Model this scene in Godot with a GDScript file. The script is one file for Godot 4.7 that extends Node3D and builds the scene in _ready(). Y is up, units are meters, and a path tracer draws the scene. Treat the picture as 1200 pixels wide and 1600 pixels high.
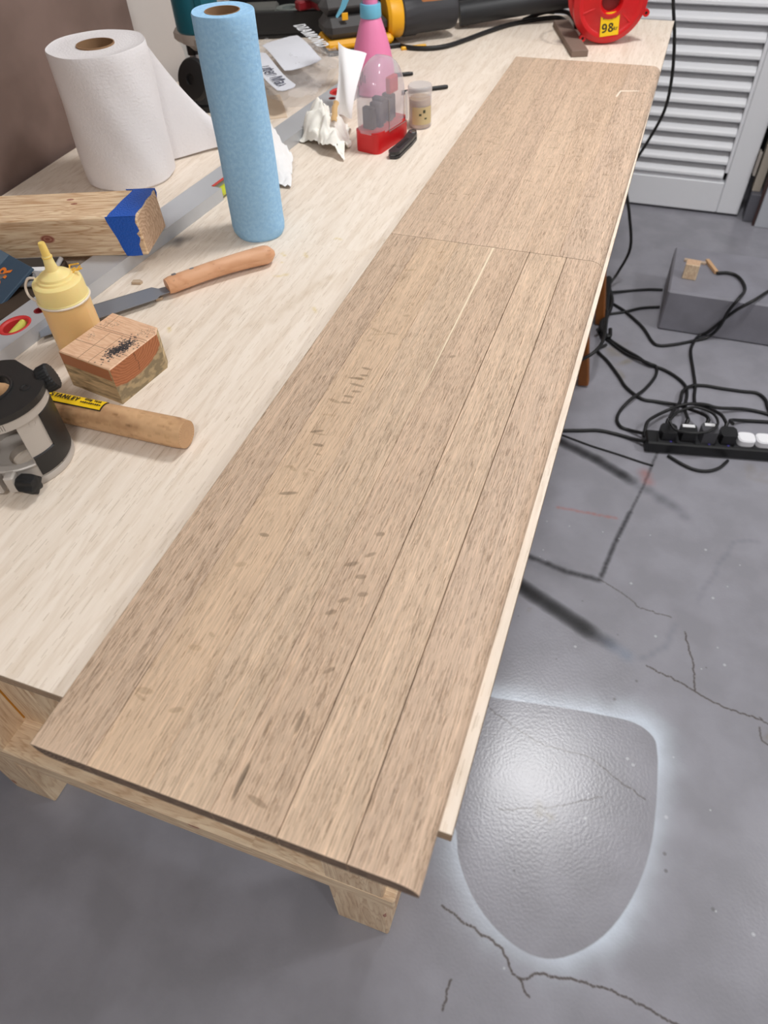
extends Node3D
# A workshop bench with a glued oak board, tools and glue, beside a painted concrete floor.
# Units are metres. Floor y = 0, bench top y = 0.77, the board lies along -z.

const BT := 0.77          # top of the bench
const ID := Transform3D.IDENTITY
var rng := RandomNumberGenerator.new()
var MT := {}              # materials by plain name

# ------------------------------------------------------------------ mesh builder
class MB:
	var st := {}
	var order: Array = []
	var grp := 1
	func _s(m: Material) -> SurfaceTool:
		if not st.has(m):
			var s := SurfaceTool.new()
			s.begin(Mesh.PRIMITIVE_TRIANGLES)
			st[m] = s
			order.append(m)
		return st[m]
	func tri(m: Material, a: Vector3, b: Vector3, c: Vector3, out: Vector3, ua: Vector2, ub: Vector2, uc: Vector2, g: int) -> void:
		var n := (a - c).cross(a - b)
		if n.length_squared() < 1e-20:
			return
		var s := _s(m)
		s.set_smooth_group(g)
		if n.dot(out) < 0.0:
			var t := b; b = c; c = t
			var u := ub; ub = uc; uc = u
		s.set_uv(ua); s.set_uv2(ua); s.add_vertex(a)
		s.set_uv(ub); s.set_uv2(ub); s.add_vertex(b)
		s.set_uv(uc); s.set_uv2(uc); s.add_vertex(c)
	func quad(m: Material, a: Vector3, b: Vector3, c: Vector3, d: Vector3, out: Vector3, ua: Vector2, ub: Vector2, uc: Vector2, ud: Vector2, g: int) -> void:
		tri(m, a, b, c, out, ua, ub, uc, g)
		tri(m, a, c, d, out, ua, uc, ud, g)
	func ng() -> int:
		grp += 1
		return grp
	# a chamfered box; uv runs along its longest edge, end faces may wear another material
	func box(m: Material, X: Transform3D, size: Vector3, bev := 0.001, me: Material = null, off := Vector2.ZERO) -> void:
		var h := size * 0.5
		var b := minf(bev, minf(h.x, minf(h.y, h.z)) * 0.9)
		var ax := 0
		if size.y >= size.x and size.y >= size.z: ax = 1
		if size.z > size.x and size.z > size.y: ax = 2
		var o1 := (ax + 1) % 3
		var o2 := (ax + 2) % 3
		var cen := X.origin
		var corner := func(s: Vector3, k: int) -> Vector3:
			var p := Vector3(s.x * (h.x - b), s.y * (h.y - b), s.z * (h.z - b))
			p[k] = s[k] * h[k]
			return p
		var uvf := func(p: Vector3, k: int) -> Vector2:
			if k == ax:
				return Vector2(p[o1] / size[o1] + 0.5, p[o2] / size[o2] + 0.5) if me else Vector2(p[o1], p[o2]) + off
			var ot := o1 if k == o2 else o2
			return Vector2(p[ax], p[ot] + (0.0 if k == o1 else size[o1])) + off
		for k in 3:
			var ka := (k + 1) % 3
			var kb := (k + 2) % 3
			for sg in [-1.0, 1.0]:
				var q: Array = []
				for w in [[-1.0, -1.0], [1.0, -1.0], [1.0, 1.0], [-1.0, 1.0]]:
					var s := Vector3.ZERO
					s[k] = sg; s[ka] = w[0]; s[kb] = w[1]
					q.append(corner.call(s, k))
				var mm := me if (me and k == ax) else m
				var out := Vector3.ZERO
				out[k] = sg
				quad(mm, X * q[0], X * q[1], X * q[2], X * q[3], X.basis * out, uvf.call(q[0], k), uvf.call(q[1], k), uvf.call(q[2], k), uvf.call(q[3], k), ng())
		if b <= 0.0: return
		for k in 3:      # edges along axis k
			var ka := (k + 1) % 3
			var kb := (k + 2) % 3
			for sa in [-1.0, 1.0]:
				for sb in [-1.0, 1.0]:
					var s0 := Vector3.ZERO
					s0[k] = -1.0; s0[ka] = sa; s0[kb] = sb
					var s1 := s0
					s1[k] = 1.0
					var p0: Vector3 = corner.call(s0, ka)
					var p1: Vector3 = corner.call(s1, ka)
					var p2: Vector3 = corner.call(s1, kb)
					var p3: Vector3 = corner.call(s0, kb)
					var out := Vector3.ZERO
					out[ka] = sa; out[kb] = sb
					var kk := ka if ka != ax else kb
					quad(m, X * p0, X * p1, X * p2, X * p3, X.basis * out, uvf.call(p0, kk), uvf.call(p1, kk), uvf.call(p2, kk), uvf.call(p3, kk), ng())
		for sx in [-1.0, 1.0]:
			for sy in [-1.0, 1.0]:
				for sz in [-1.0, 1.0]:
					var s := Vector3(sx, sy, sz)
					tri(m, X * corner.call(s, 0), X * corner.call(s, 1), X * corner.call(s, 2), X.basis * s, off, off, off, ng())
	# profile of (radius, height) points, going up on the outside; ang0..ang1 for a part turn
	func lathe(m: Material, X: Transform3D, prof: PackedVector2Array, seg := 40, wob = null, a0 := 0.0, a1 := TAU) -> void:
		var g := ng()
		var len := 0.0
		for i in prof.size() - 1:
			var p := prof[i]
			var q := prof[i + 1]
			var d := q - p
			if i > 0:
				var e := p - prof[i - 1]
				if absf(e.angle_to(d)) > 0.6: g = ng()
			for k in seg:
				var t0 := lerpf(a0, a1, float(k) / seg)
				var t1 := lerpf(a0, a1, float(k + 1) / seg)
				var v: Array = []
				for w in [[p, t0], [p, t1], [q, t1], [q, t0]]:
					var r: float = w[0].x
					if wob != null: r += wob.call(w[1], w[0].y, w[0].x)
					v.append(Vector3(r * cos(w[1]), w[0].y, r * sin(w[1])))
				var tm := (t0 + t1) * 0.5
				var out := Vector3(d.y * cos(tm), -d.x, d.y * sin(tm))
				var rr := maxf(prof[0].x, prof[prof.size() / 2].x)
				quad(m, X * v[0], X * v[1], X * v[2], X * v[3], X.basis * out, Vector2(t0 * rr, len), Vector2(t1 * rr, len), Vector2(t1 * rr, len + d.length()), Vector2(t0 * rr, len + d.length()), g)
			len += d.length()
	# extrude polygon (x, y) along z from z0 to z1
	func prism(m: Material, X: Transform3D, poly: PackedVector2Array, z0: float, z1: float, ms: Material = null, smooth := false) -> void:
		var ix := Geometry2D.triangulate_polygon(poly)
		var g0 := ng()
		var g1 := ng()
		var area := 0.0
		for i in poly.size():
			area += poly[i].cross(poly[(i + 1) % poly.size()])
		for i in range(0, ix.size(), 3):
			var a := poly[ix[i]]
			var b := poly[ix[i + 1]]
			var c := poly[ix[i + 2]]
			tri(m, X * Vector3(a.x, a.y, z1), X * Vector3(b.x, b.y, z1), X * Vector3(c.x, c.y, z1), X.basis * Vector3(0, 0, 1), a, b, c, g1)
			tri(m, X * Vector3(a.x, a.y, z0), X * Vector3(b.x, b.y, z0), X * Vector3(c.x, c.y, z0), X.basis * Vector3(0, 0, -1), a, b, c, g0)
		var per := 0.0
		var g := ng()
		for i in poly.size():
			var a := poly[i]
			var b := poly[(i + 1) % poly.size()]
			var d := b - a
			var out := Vector3(d.y, -d.x, 0) * signf(area)
			if not smooth: g = ng()
			quad(ms if ms else m, X * Vector3(a.x, a.y, z0), X * Vector3(b.x, b.y, z0), X * Vector3(b.x, b.y, z1), X * Vector3(a.x, a.y, z1), X.basis * out, Vector2(z0, per), Vector2(z0, per + d.length()), Vector2(z1, per + d.length()), Vector2(z1, per), g)
			per += d.length()
	# swept round tube; radius may vary along its length
	func tube(m: Material, pts: PackedVector3Array, rad, sides := 8, caps := true, flat := 1.0) -> void:
		var g := ng()
		var n := pts.size()
		var up := Vector3.UP
		var rings: Array = []
		var len := 0.0
		for i in n:
			var t := (pts[mini(i + 1, n - 1)] - pts[maxi(i - 1, 0)]).normalized()
			if absf(t.dot(up)) > 0.95: up = Vector3(0.3, 0.1, 1.0).normalized()
			var sd := t.cross(up).normalized()
			var uu := sd.cross(t).normalized()
			up = uu
			var r: float = rad if rad is float else (rad as Callable).call(float(i) / (n - 1))
			var ring := PackedVector3Array()
			for k in sides + 1:
				var a := TAU * k / sides
				ring.append(pts[i] + sd * cos(a) * r + uu * sin(a) * r * flat)
			rings.append(ring)
		for i in n - 1:
			var d := (pts[i + 1] - pts[i]).length()
			for k in sides:
				var a: Vector3 = rings[i][k]
				var b: Vector3 = rings[i][k + 1]
				var c: Vector3 = rings[i + 1][k + 1]
				var e: Vector3 = rings[i + 1][k]
				var u0 := 0.03 * k / sides
				var u1 := 0.03 * (k + 1) / sides
				quad(m, a, b, c, e, (a + b + c + e) * 0.25 - (pts[i] + pts[i + 1]) * 0.5, Vector2(len, u0), Vector2(len, u1), Vector2(len + d, u1), Vector2(len + d, u0), g)
			len += d
		if caps:
			for e in [0, n - 1]:
				var gg := ng()
				var o := (pts[0] - pts[1]) if e == 0 else (pts[n - 1] - pts[n - 2])
				for k in sides:
					tri(m, pts[e], rings[e][k], rings[e][k + 1], o, Vector2.ZERO, Vector2(0.01, 0), Vector2(0, 0.01), gg)
	# a smooth grid of points; two-sided sheet of a little thickness
	func sheet(m: Material, f: Callable, nu: int, nv: int, thick := 0.0006) -> void:
		var P: Array = []
		for i in nu + 1:
			var row := PackedVector3Array()
			for j in nv + 1:
				row.append(f.call(float(i) / nu, float(j) / nv))
			P.append(row)
		var N: Array = []
		for i in nu + 1:
			var row := PackedVector3Array()
			for j in nv + 1:
				var du: Vector3 = P[mini(i + 1, nu)][j] - P[maxi(i - 1, 0)][j]
				var dv: Vector3 = P[i][mini(j + 1, nv)] - P[i][maxi(j - 1, 0)]
				row.append(du.cross(dv).normalized())
			N.append(row)
		for sd in ([1.0, -1.0] if thick > 0.0 else [1.0]):
			var g := ng()
			for i in nu:
				for j in nv:
					var q: Array = []
					for w in [[i, j], [i + 1, j], [i + 1, j + 1], [i, j + 1]]:
						q.append(P[w[0]][w[1]] + N[w[0]][w[1]] * sd * thick * 0.5)
					var u0 := float(i) / nu
					var u1 := float(i + 1) / nu
					var v0 := float(j) / nv
					var v1 := float(j + 1) / nv
					quad(m, q[0], q[1], q[2], q[3], N[i][j] * sd, Vector2(u0, v0), Vector2(u1, v0), Vector2(u1, v1), Vector2(u0, v1), g)
	func mesh() -> ArrayMesh:
		var am := ArrayMesh.new()
		for m in order:
			var s: SurfaceTool = st[m]
			s.generate_normals()
			s.commit(am)
			am.surface_set_material(am.get_surface_count() - 1, m)
		return am

# ------------------------------------------------------------------ node helpers
var used := {}
func numbered(called: String) -> String:
	var n: int = used.get(called, 0)
	used[called] = n + 1
	return called if n == 0 else "%s_%03d" % [called, n]

func part(called: String, b: MB, parent: Node3D, label := "") -> MeshInstance3D:
	var o := MeshInstance3D.new()
	o.mesh = b.mesh()
	o.name = called
	parent.add_child(o, true)
	if label: o.set_meta("label", label)
	return o

func thing(called: String, label: String, category: String, at := Vector3.ZERO, turn := 0.0, group := "") -> Node3D:
	var o := Node3D.new()
	o.name = numbered(called)
	add_child(o)
	o.position = at
	o.rotation.y = turn
	o.set_meta("label", label)
	o.set_meta("category", category)
	if group: o.set_meta("group", group)
	return o

func solo(called: String, b: MB, label: String, category: String, group := "", at := Vector3.ZERO, turn := 0.0) -> MeshInstance3D:
	var o := MeshInstance3D.new()
	o.mesh = b.mesh()
	o.name = numbered(called)
	add_child(o)
	o.position = at
	o.rotation.y = turn
	o.set_meta("label", label)
	o.set_meta("category", category)
	if group: o.set_meta("group", group)
	return o

func struct(called: String, b: MB, label: String, category := "") -> MeshInstance3D:
	var o := MeshInstance3D.new()
	o.mesh = b.mesh()
	o.name = called
	add_child(o)
	o.set_meta("kind", "structure")
	o.set_meta("label", label)
	o.set_meta("category", category if category else called.get_slice("_", 0))
	return o

func T(x: float, y: float, z: float, ry := 0.0) -> Transform3D:
	return Transform3D(Basis(Vector3.UP, ry), Vector3(x, y, z))

func curve(pts: PackedVector3Array, step := 6) -> PackedVector3Array:   # Catmull-Rom
	var out := PackedVector3Array()
	var n := pts.size()
	for i in n - 1:
		var a := pts[maxi(i - 1, 0)]
		var b := pts[i]
		var c := pts[i + 1]
		var d := pts[mini(i + 2, n - 1)]
		for k in step:
			out.append(b.cubic_interpolate(c, a, d, float(k) / step))
	out.append(pts[n - 1])
	return out

func text_part(s: String, size: float, m: Material, parent: Node3D, X: Transform3D, called := "lettering", bold := false, depth := 0.0003) -> void:
	var tm := TextMesh.new()
	var f := SystemFont.new()
	f.font_names = PackedStringArray(["Droid Sans"])
	if bold: f.font_weight = 700
	tm.font = f
	tm.text = s
	tm.font_size = 32
	tm.pixel_size = size / 32.0
	tm.depth = depth
	tm.curve_step = 2.0
	tm.material = m
	var o := MeshInstance3D.new()
	o.mesh = tm
	o.name = called
	parent.add_child(o, true)
	o.transform = X

# ------------------------------------------------------------------ materials and textures
func mat(col: Color, rough := 0.6, metal := 0.0) -> StandardMaterial3D:
	var m := StandardMaterial3D.new()
	m.albedo_color = col
	m.roughness = rough
	m.metallic = metal
	m.cull_mode = BaseMaterial3D.CULL_BACK
	return m

func c8(r: int, g: int, b: int) -> Color:
	return Color8(r, g, b)

func noise_bytes(w: int, h: int, sx: int, sy: int, freq: float, sd: int, oct := 3, seamless := false) -> PackedByteArray:
	var n := FastNoiseLite.new()
	n.seed = sd
	n.noise_type = FastNoiseLite.TYPE_SIMPLEX
	n.frequency = freq
	n.fractal_octaves = oct
	var im := n.get_seamless_image(w / sx, h / sy) if seamless else n.get_image(w / sx, h / sy)
	im.resize(w, h, Image.INTERPOLATE_CUBIC)
	return im.get_data()

func tex(w: int, h: int, d: PackedByteArray, f := Image.FORMAT_RGB8) -> ImageTexture:
	return ImageTexture.create_from_image(Image.create_from_data(w, h, false, f, d))

func noise_tex(sz: int, freq: float, sd: int, oct := 3) -> ImageTexture:
	return tex(sz, sz, noise_bytes(sz, sz, 1, 1, freq, sd, oct, true), Image.FORMAT_L8)

func bump(m: StandardMaterial3D, t: Texture2D, cm: float, scale: float) -> void:
	m.heightmap_enabled = true
	m.heightmap_texture = t
	m.heightmap_scale = cm
	m.uv1_triplanar = true
	m.uv1_scale = Vector3.ONE * scale

# straight grained wood: u along the grain; knots are (u, v, radius) in pixels
func wood(w: int, h: int, sd: int, lo: Color, hi: Color, bands: float, fine: float, pores: int, knots: Array = []) -> ImageTexture:
	var a := noise_bytes(w, h, 16, 1, 0.035, sd, 3)
	var b := noise_bytes(w, h, 8, 1, 0.28, sd + 1, 2)
	var c := noise_bytes(w, h, 16, 4, 0.02, sd + 2, 2)
	var d := PackedByteArray()
	d.resize(w * h * 3)
	var i := 0
	var l0 := lo.r * 255.0
	var l1 := lo.g * 255.0
	var l2 := lo.b * 255.0
	var e0 := hi.r * 255.0 - l0
	var e1 := hi.g * 255.0 - l1
	var e2 := hi.b * 255.0 - l2
	for y in h:
		for x in w:
			var k := y * w + x
			var vv := float(y)
			var dark := 0.0
			for kn in knots:
				var dx: float = (x - kn[0]) * 0.55
				var dy: float = y - kn[1]
				var r2: float = (dx * dx + dy * dy) / (kn[2] * kn[2])
				if r2 < 30.0:
					vv += signf(dy) * kn[2] * 1.6 * exp(-r2 * 0.12)
					if r2 < 2.2: dark += clampf(1.6 - r2, 0.0, 1.0) * (0.75 + 0.25 * sin(sqrt(r2) * 9.0))
			var ring := 0.5 + 0.5 * sin(vv * bands + (c[k] - 128) * 0.10 + a[k] * 0.035)
			ring = ring * ring * ring
			var t := 1.0 - 0.55 * ring - (a[k] - 128) / 300.0 - fine * (b[k] - 128) / 128.0
			t = clampf(t, -0.5, 1.3)
			var kd := 1.0 - dark * 0.36
			d[i] = clampi(int((l0 + e0 * t) * kd), 0, 255)
			d[i + 1] = clampi(int((l1 + e1 * t) * kd * kd), 0, 255)
			d[i + 2] = clampi(int((l2 + e2 * t) * kd * kd), 0, 255)
			i += 3
	for p in pores:
		pore(d, w, h, rng.randi_range(0, w - 1), rng.randi_range(0, h - 1), rng.randi_range(5, 26), rng.randf_range(0.90, 0.965), 0)
	return tex(w, h, d)

func pore(d: PackedByteArray, w: int, h: int, x: int, y: int, n: int, f: float, slope: int) -> void:
	for k in n:
		var xx := x + k
		if xx >= w: return
		var yy := clampi(y + (slope * k) / 10, 0, h - 1)
		var i := (yy * w + xx) * 3
		var e := f if f > 1.0 else f * 0.985
		d[i] = mini(int(d[i] * f), 255)
		d[i + 1] = mini(int(d[i + 1] * e), 255)
		d[i + 2] = mini(int(d[i + 2] * e * (1.0 if f > 1.0 else 0.98)), 255)

# oak: one 128 pixel band of a 2048 pixel wide picture for each of the twelve staves
const OAKW := 2048
const BAND := 128
func oak_atlas() -> ImageTexture:
	var w := OAKW
	var h := BAND * 12
	var a := noise_bytes(w, h, 32, 2, 0.03, 11, 3)
	var b := noise_bytes(w, h, 64, 1, 0.25, 12, 3)
	var c := noise_bytes(w, h, 16, 1, 0.40, 13, 2)
	var d := PackedByteArray()
	d.resize(w * h * 3)
	#        tone of each stave: red, green, blue, strength of the streaks
	var tone := [[199, 173, 149, 1.0], [207, 179, 151, 0.8], [205, 179, 153, 1.0], [201, 174, 149, 1.0], [207, 180, 154, 1.1], [202, 175, 151, 1.0],
		[201, 175, 151, 1.0], [206, 179, 154, 0.9], [202, 175, 151, 1.0], [207, 180, 155, 0.9], [203, 176, 151, 1.0], [201, 175, 152, 1.0]]
	var i := 0
	for y in h:
		var tn: Array = tone[y / BAND]
		var r: float = tn[0]
		var g: float = tn[1]
		var bl: float = tn[2]
		var st: float = tn[3]
		for x in w:
			var k := y * w + x
			var t := 1.0 + st * ((a[k] - 128) * 0.00022 + (b[k] - 128) * 0.00085 + (c[k] - 128) * 0.00065)
			d[i] = clampi(int(r * t), 0, 255)
			d[i + 1] = clampi(int(g * t), 0, 255)
			d[i + 2] = clampi(int(bl * t), 0, 255)
			i += 3
	# open pores: short dark dashes with a pale lower lip, in loose lines along the grain
	var dens := [1.25, 0.7, 1.0, 1.25, 0.9, 1.2, 1.0, 0.8, 1.0, 0.8, 1.0, 1.0]
	for s in 12:
		for k in int(3600 * dens[s]):
			var x := rng.randi_range(0, w - 1)
			var y := s * BAND + rng.randi_range(0, BAND - 2)
			if a[y * w + x] * 0.5 + b[y * w + x] * 0.5 + rng.randi_range(-70, 70) > 150: continue
			var n := rng.randi_range(8, 36)
			var f := rng.randf_range(0.82, 0.94)
			var sl: int = [-1, 0, 0, 0, 1][rng.randi_range(0, 4)]
			pore(d, w, h, x, y, n, f, sl)
			if rng.randf() < 0.5: pore(d, w, h, x + 2, y + 1, n - 3, lerpf(f, 1.0, 0.4), sl)
			if rng.randf() < 0.5: pore(d, w, h, x, mini(y + 2, h - 1), n, 1.04, sl)
	# long pale and dark lines
	for k in 1100:
		pore(d, w, h, rng.randi_range(0, w - 300), rng.randi_range(0, h - 1), rng.randi_range(80, 420), rng.randf_range(0.955, 1.04), 0)
	# medullary ray flecks: brown patches lying across the grain (stave, u, v, half length, half width, tilt, strength)
	var fl: Array = []
	for k in 26:
		fl.append([1, rng.randf_range(60, 1980), rng.randf_range(20, 100), rng.randf_range(3, 8), rng.randf_range(6, 22), rng.randf_range(-0.5, 0.5), rng.randf_range(0.05, 0.13)])
	for u in [1010, 1035, 1060, 1086, 1112, 1130, 1160]:
		fl.append([1, u + 20.0, rng.randf_range(60, 84), 5.0, rng.randf_range(14, 30), rng.randf_range(-0.3, 0.3), 0.20])
	for u in [560, 690, 860, 905]:
		fl.append([1, float(u), rng.randf_range(40, 70), 6.0, rng.randf_range(12, 24), rng.randf_range(-0.5, 0.3), 0.22])
	for u in [300, 420, 455, 480, 520, 545, 580, 640, 1300]:
		fl.append([3, float(u), rng.randf_range(20, 90), 7.0, rng.randf_range(9, 16), rng.randf_range(-0.9, -0.2), 0.17])
	fl.append([3, 62.0, 28.0, 38.0, 5.0, 0.25, 0.30])
	fl.append([3, 40.0, 70.0, 6.0, 22.0, 0.2, 0.16])
	fl.append([3, 190.0, 80.0, 26.0, 5.0, 0.3, 0.22])
	for k in 70:
		fl.append([6 + rng.randi_range(0, 5), rng.randf_range(20, 1700), rng.randf_range(10, 118), rng.randf_range(2, 5), rng.randf_range(6, 26), rng.randf_range(-0.4, 0.4), rng.randf_range(0.06, 0.15)])
	for f in fl:
		var cu: float = f[1]
		var cv: float = f[0] * BAND + f[2]
		var R := int(maxf(f[3], f[4])) + 2
		for y in range(maxi(int(cv) - R, int(f[0]) * BAND), mini(int(cv) + R, (int(f[0]) + 1) * BAND)):
			for x in range(maxi(int(cu) - R, 0), mini(int(cu) + R, w)):
				var du: float = (x - cu) + f[5] * (y - cv)
				var q: float = du * du / (f[3] * f[3]) + (y - cv) * (y - cv) / (f[4] * f[4])
				if q < 1.0:
					var s: float = 1.0 - f[6] * minf(1.0, (1.0 - q) * 2.0) * (0.75 + 0.5 * b[y * w + x] / 255.0)
					var ii := (y * w + x) * 3
					d[ii] = int(d[ii] * s)
					d[ii + 1] = int(d[ii + 1] * s * 0.99)
					d[ii + 2] = int(d[ii + 2] * s * 0.97)
	return tex(w, h, d)

func end_grain(w: int, h: int, sd: int, lo: Color, hi: Color, cx: float, cy: float, f: float, stretch: float) -> ImageTexture:
	var n := noise_bytes(w, h, 2, 2, 0.04, sd, 3)
	var d := PackedByteArray()
	d.resize(w * h * 3)
	var i := 0
	for y in h:
		for x in w:
			var r := Vector2((x - cx) * stretch, y - cy).length()
			var k := 0.5 + 0.5 * sin(r * f + (n[y * w + x] - 128) * 0.02)
			var col := lo.lerp(hi, clampf(k * 0.8 + (n[y * w + x] - 128) * 0.002 + 0.1, 0.0, 1.0))
			d[i] = int(col.r * 255); d[i + 1] = int(col.g * 255); d[i + 2] = int(col.b * 255)
			i += 3
	return tex(w, h, d)

# soft round brush strokes on a picture with alpha; s gives pixels per metre, org the corner
func brush(r: int, col: Color, a: float, p := 1.5) -> Image:
	var im := Image.create_empty(2 * r + 1, 2 * r + 1, false, Image.FORMAT_RGBA8)
	for y in 2 * r + 1:
		for x in 2 * r + 1:
			var q := Vector2(x - r, y - r).length() / (r + 0.5)
			im.set_pixel(x, y, Color(col.r, col.g, col.b, a * pow(clampf(1.0 - q, 0.0, 1.0), p)))
	return im

func stroke(im: Image, org: Vector2, ppm: float, pts: PackedFloat32Array, wid: float, col: Color, a: float, jit := 0.0, gap := 0.35, p := 1.5) -> void:
	var r := maxi(1, int(wid * ppm * 0.5))
	var bs := brush(r, col, a, p)
	for i in range(0, pts.size() - 2, 2):
		var u := (Vector2(pts[i], pts[i + 1]) - org) * ppm
		var v := (Vector2(pts[i + 2], pts[i + 3]) - org) * ppm
		var n := maxi(1, int((v - u).length() / maxf(1.0, r * gap)))
		for k in n:
			var q := u.lerp(v, float(k) / n) + Vector2(rng.randf_range(-1, 1), rng.randf_range(-1, 1)) * jit * ppm
			im.blend_rect(bs, Rect2i(0, 0, 2 * r + 1, 2 * r + 1), Vector2i(q) - Vector2i(r, r))

func crack(im: Image, org: Vector2, ppm: float, pts: PackedFloat32Array, a := 0.8) -> void:
	var fine := PackedFloat32Array()
	for i in range(0, pts.size() - 2, 2):
		var u := Vector2(pts[i], pts[i + 1])
		var v := Vector2(pts[i + 2], pts[i + 3])
		var n := maxi(2, int((v - u).length() / 0.008))
		for k in n:
			var q := u.lerp(v, float(k) / n)
			if k > 0: q += Vector2(rng.randf_range(-1, 1), rng.randf_range(-1, 1)) * 0.0022
			fine.append(q.x); fine.append(q.y)
	fine.append(pts[pts.size() - 2]); fine.append(pts[pts.size() - 1])
	stroke(im, org, ppm, fine, 0.008, c8(122, 112, 102), 0.35 * a, 0.0, 0.5)
	stroke(im, org, ppm, fine, 0.0028, c8(70, 62, 58), a, 0.0004, 0.8, 0.6)

func floor_marks() -> ImageTexture:
	var org := Vector2(-0.6, -2.0)
	var ppm := 640.0
	var w := 1024
	var h := 1472
	var im := Image.create_empty(w, h, false, Image.FORMAT_RGBA8)
	im.fill(Color(0.5, 0.5, 0.52, 0.0))
	# overspray round a seat-shaped stencil: crisp inside, fading outwards
	var D := PackedVector2Array([Vector2(0.20, -0.56), Vector2(0.331, -0.582), Vector2(0.453, -0.603), Vector2(0.542, -0.614), Vector2(0.605, -0.618), Vector2(0.642, -0.600), Vector2(0.652, -0.57), Vector2(0.656, -0.538), Vector2(0.660, -0.463), Vector2(0.657, -0.38), Vector2(0.637, -0.296), Vector2(0.599, -0.222), Vector2(0.544, -0.171), Vector2(0.493, -0.157), Vector2(0.436, -0.172), Vector2(0.383, -0.208), Vector2(0.343, -0.26), Vector2(0.318, -0.315), Vector2(0.26, -0.34), Vector2(0.20, -0.36)])
	var sm := PackedVector2Array()
	for k in D.size():
		for j in 4:
			sm.append(D[k].cubic_interpolate(D[(k + 1) % D.size()], D[(k + D.size() - 1) % D.size()], D[(k + 2) % D.size()], j / 4.0))
	D = sm
	var n := FastNoiseLite.new()
	n.frequency = 9.0
	n.seed = 5
	n.fractal_octaves = 3
	var x0 := int((0.2 - org.x) * ppm)
	var x1 := int((0.78 - org.x) * ppm)
	var y0 := int((-0.72 - org.y) * ppm)
	var y1 := int((-0.04 - org.y) * ppm)
	for y in range(y0, y1):
		for x in range(x0, x1):
			var q := org + Vector2(x, y) / ppm
			if Geometry2D.is_point_in_polygon(q, D): continue
			var best := 1.0
			for k in D.size():
				var cp := Geometry2D.get_closest_point_to_segment(q, D[k], D[(k + 1) % D.size()])
				best = minf(best, cp.distance_squared_to(q))
			best = sqrt(best)
			if best > 0.09: continue
			var nz := n.get_noise_2d(q.x, q.y)
			# the can lingered at the top, the top right corner and the lower left
			var hot := 0.58 + 0.25 * n.get_noise_2d(q.x * 0.5 + 4.0, q.y * 0.5) + 0.55 * exp(-q.distance_squared_to(Vector2(0.62, -0.63)) / 0.012) + 0.5 * exp(-q.distance_squared_to(Vector2(0.33, -0.27)) / 0.006) + 0.35 * exp(-q.distance_squared_to(Vector2(0.62, -0.22)) / 0.014) + 0.35 * exp(-q.distance_squared_to(Vector2(0.36, -0.60)) / 0.012)
			var al := exp(-pow(best / (0.017 + 0.013 * hot + 0.008 * nz), 1.4)) * (hot + 0.25 * nz) * 0.92
			al *= smoothstep(0.0, 0.004, best)
			im.set_pixel(x, y, Color8(205, 214, 226, int(clampf(al, 0.0, 0.92) * 255)))
	# black and red spray lines left by masking
	var blk := c8(24, 24, 27)
	stroke(im, org, ppm, PackedFloat32Array([0.22, -1.45, 0.324, -1.396, 0.435, -1.351, 0.52, -1.305]), 0.046, blk, 0.60, 0.003, 0.35, 0.9)
	stroke(im, org, ppm, PackedFloat32Array([0.52, -1.305, 0.611, -1.252, 0.670, -1.215]), 0.055, c8(52, 53, 62), 0.22, 0.008)
	stroke(im, org, ppm, PackedFloat32Array([0.576, -1.454, 0.551, -1.293, 0.530, -1.192]), 0.014, c8(60, 58, 62), 0.4, 0.001)
	stroke(im, org, ppm, PackedFloat32Array([0.530, -1.192, 0.506, -1.074, 0.490, -0.961]), 0.020, blk, 0.55, 0.001)
	stroke(im, org, ppm, PackedFloat32Array([0.22, -0.99, 0.340, -0.967, 0.411, -0.954, 0.493, -0.954]), 0.028, blk, 0.55, 0.002)
	stroke(im, org, ppm, PackedFloat32Array([0.31, -0.965, 0.40, -0.945, 0.44, -0.948]), 0.08, blk, 0.14, 0.012)
	stroke(im, org, ppm, PackedFloat32Array([0.24, -0.922, 0.329, -0.874, 0.425, -0.832, 0.50, -0.80]), 0.050, blk, 0.75, 0.002, 0.35, 0.8)
	stroke(im, org, ppm, PackedFloat32Array([0.50, -0.80, 0.545, -0.783]), 0.055, c8(40, 43, 52), 0.40, 0.003)
	stroke(im, org, ppm, PackedFloat32Array([0.53, -0.788, 0.590, -0.767]), 0.055, c8(118, 132, 152), 0.26, 0.004)
	stroke(im, org, ppm, PackedFloat32Array([0.601, -0.767, 0.649, -0.819, 0.664, -0.884]), 0.03, c8(112, 116, 126), 0.16, 0.004)
	stroke(im, org, ppm, PackedFloat32Array([0.706, -0.961, 0.743, -1.069, 0.782, -1.174, 0.84, -1.19]), 0.025, c8(100, 102, 112), 0.10, 0.004)
	stroke(im, org, ppm, PackedFloat32Array([0.553, -1.345, 0.560, -1.30]), 0.055, c8(168, 92, 84), 0.34, 0.006)
	stroke(im, org, ppm, PackedFloat32Array([0.351, -1.152, 0.400, -1.154, 0.503, -1.160]), 0.016, c8(172, 96, 84), 0.22, 0.002)
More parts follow.
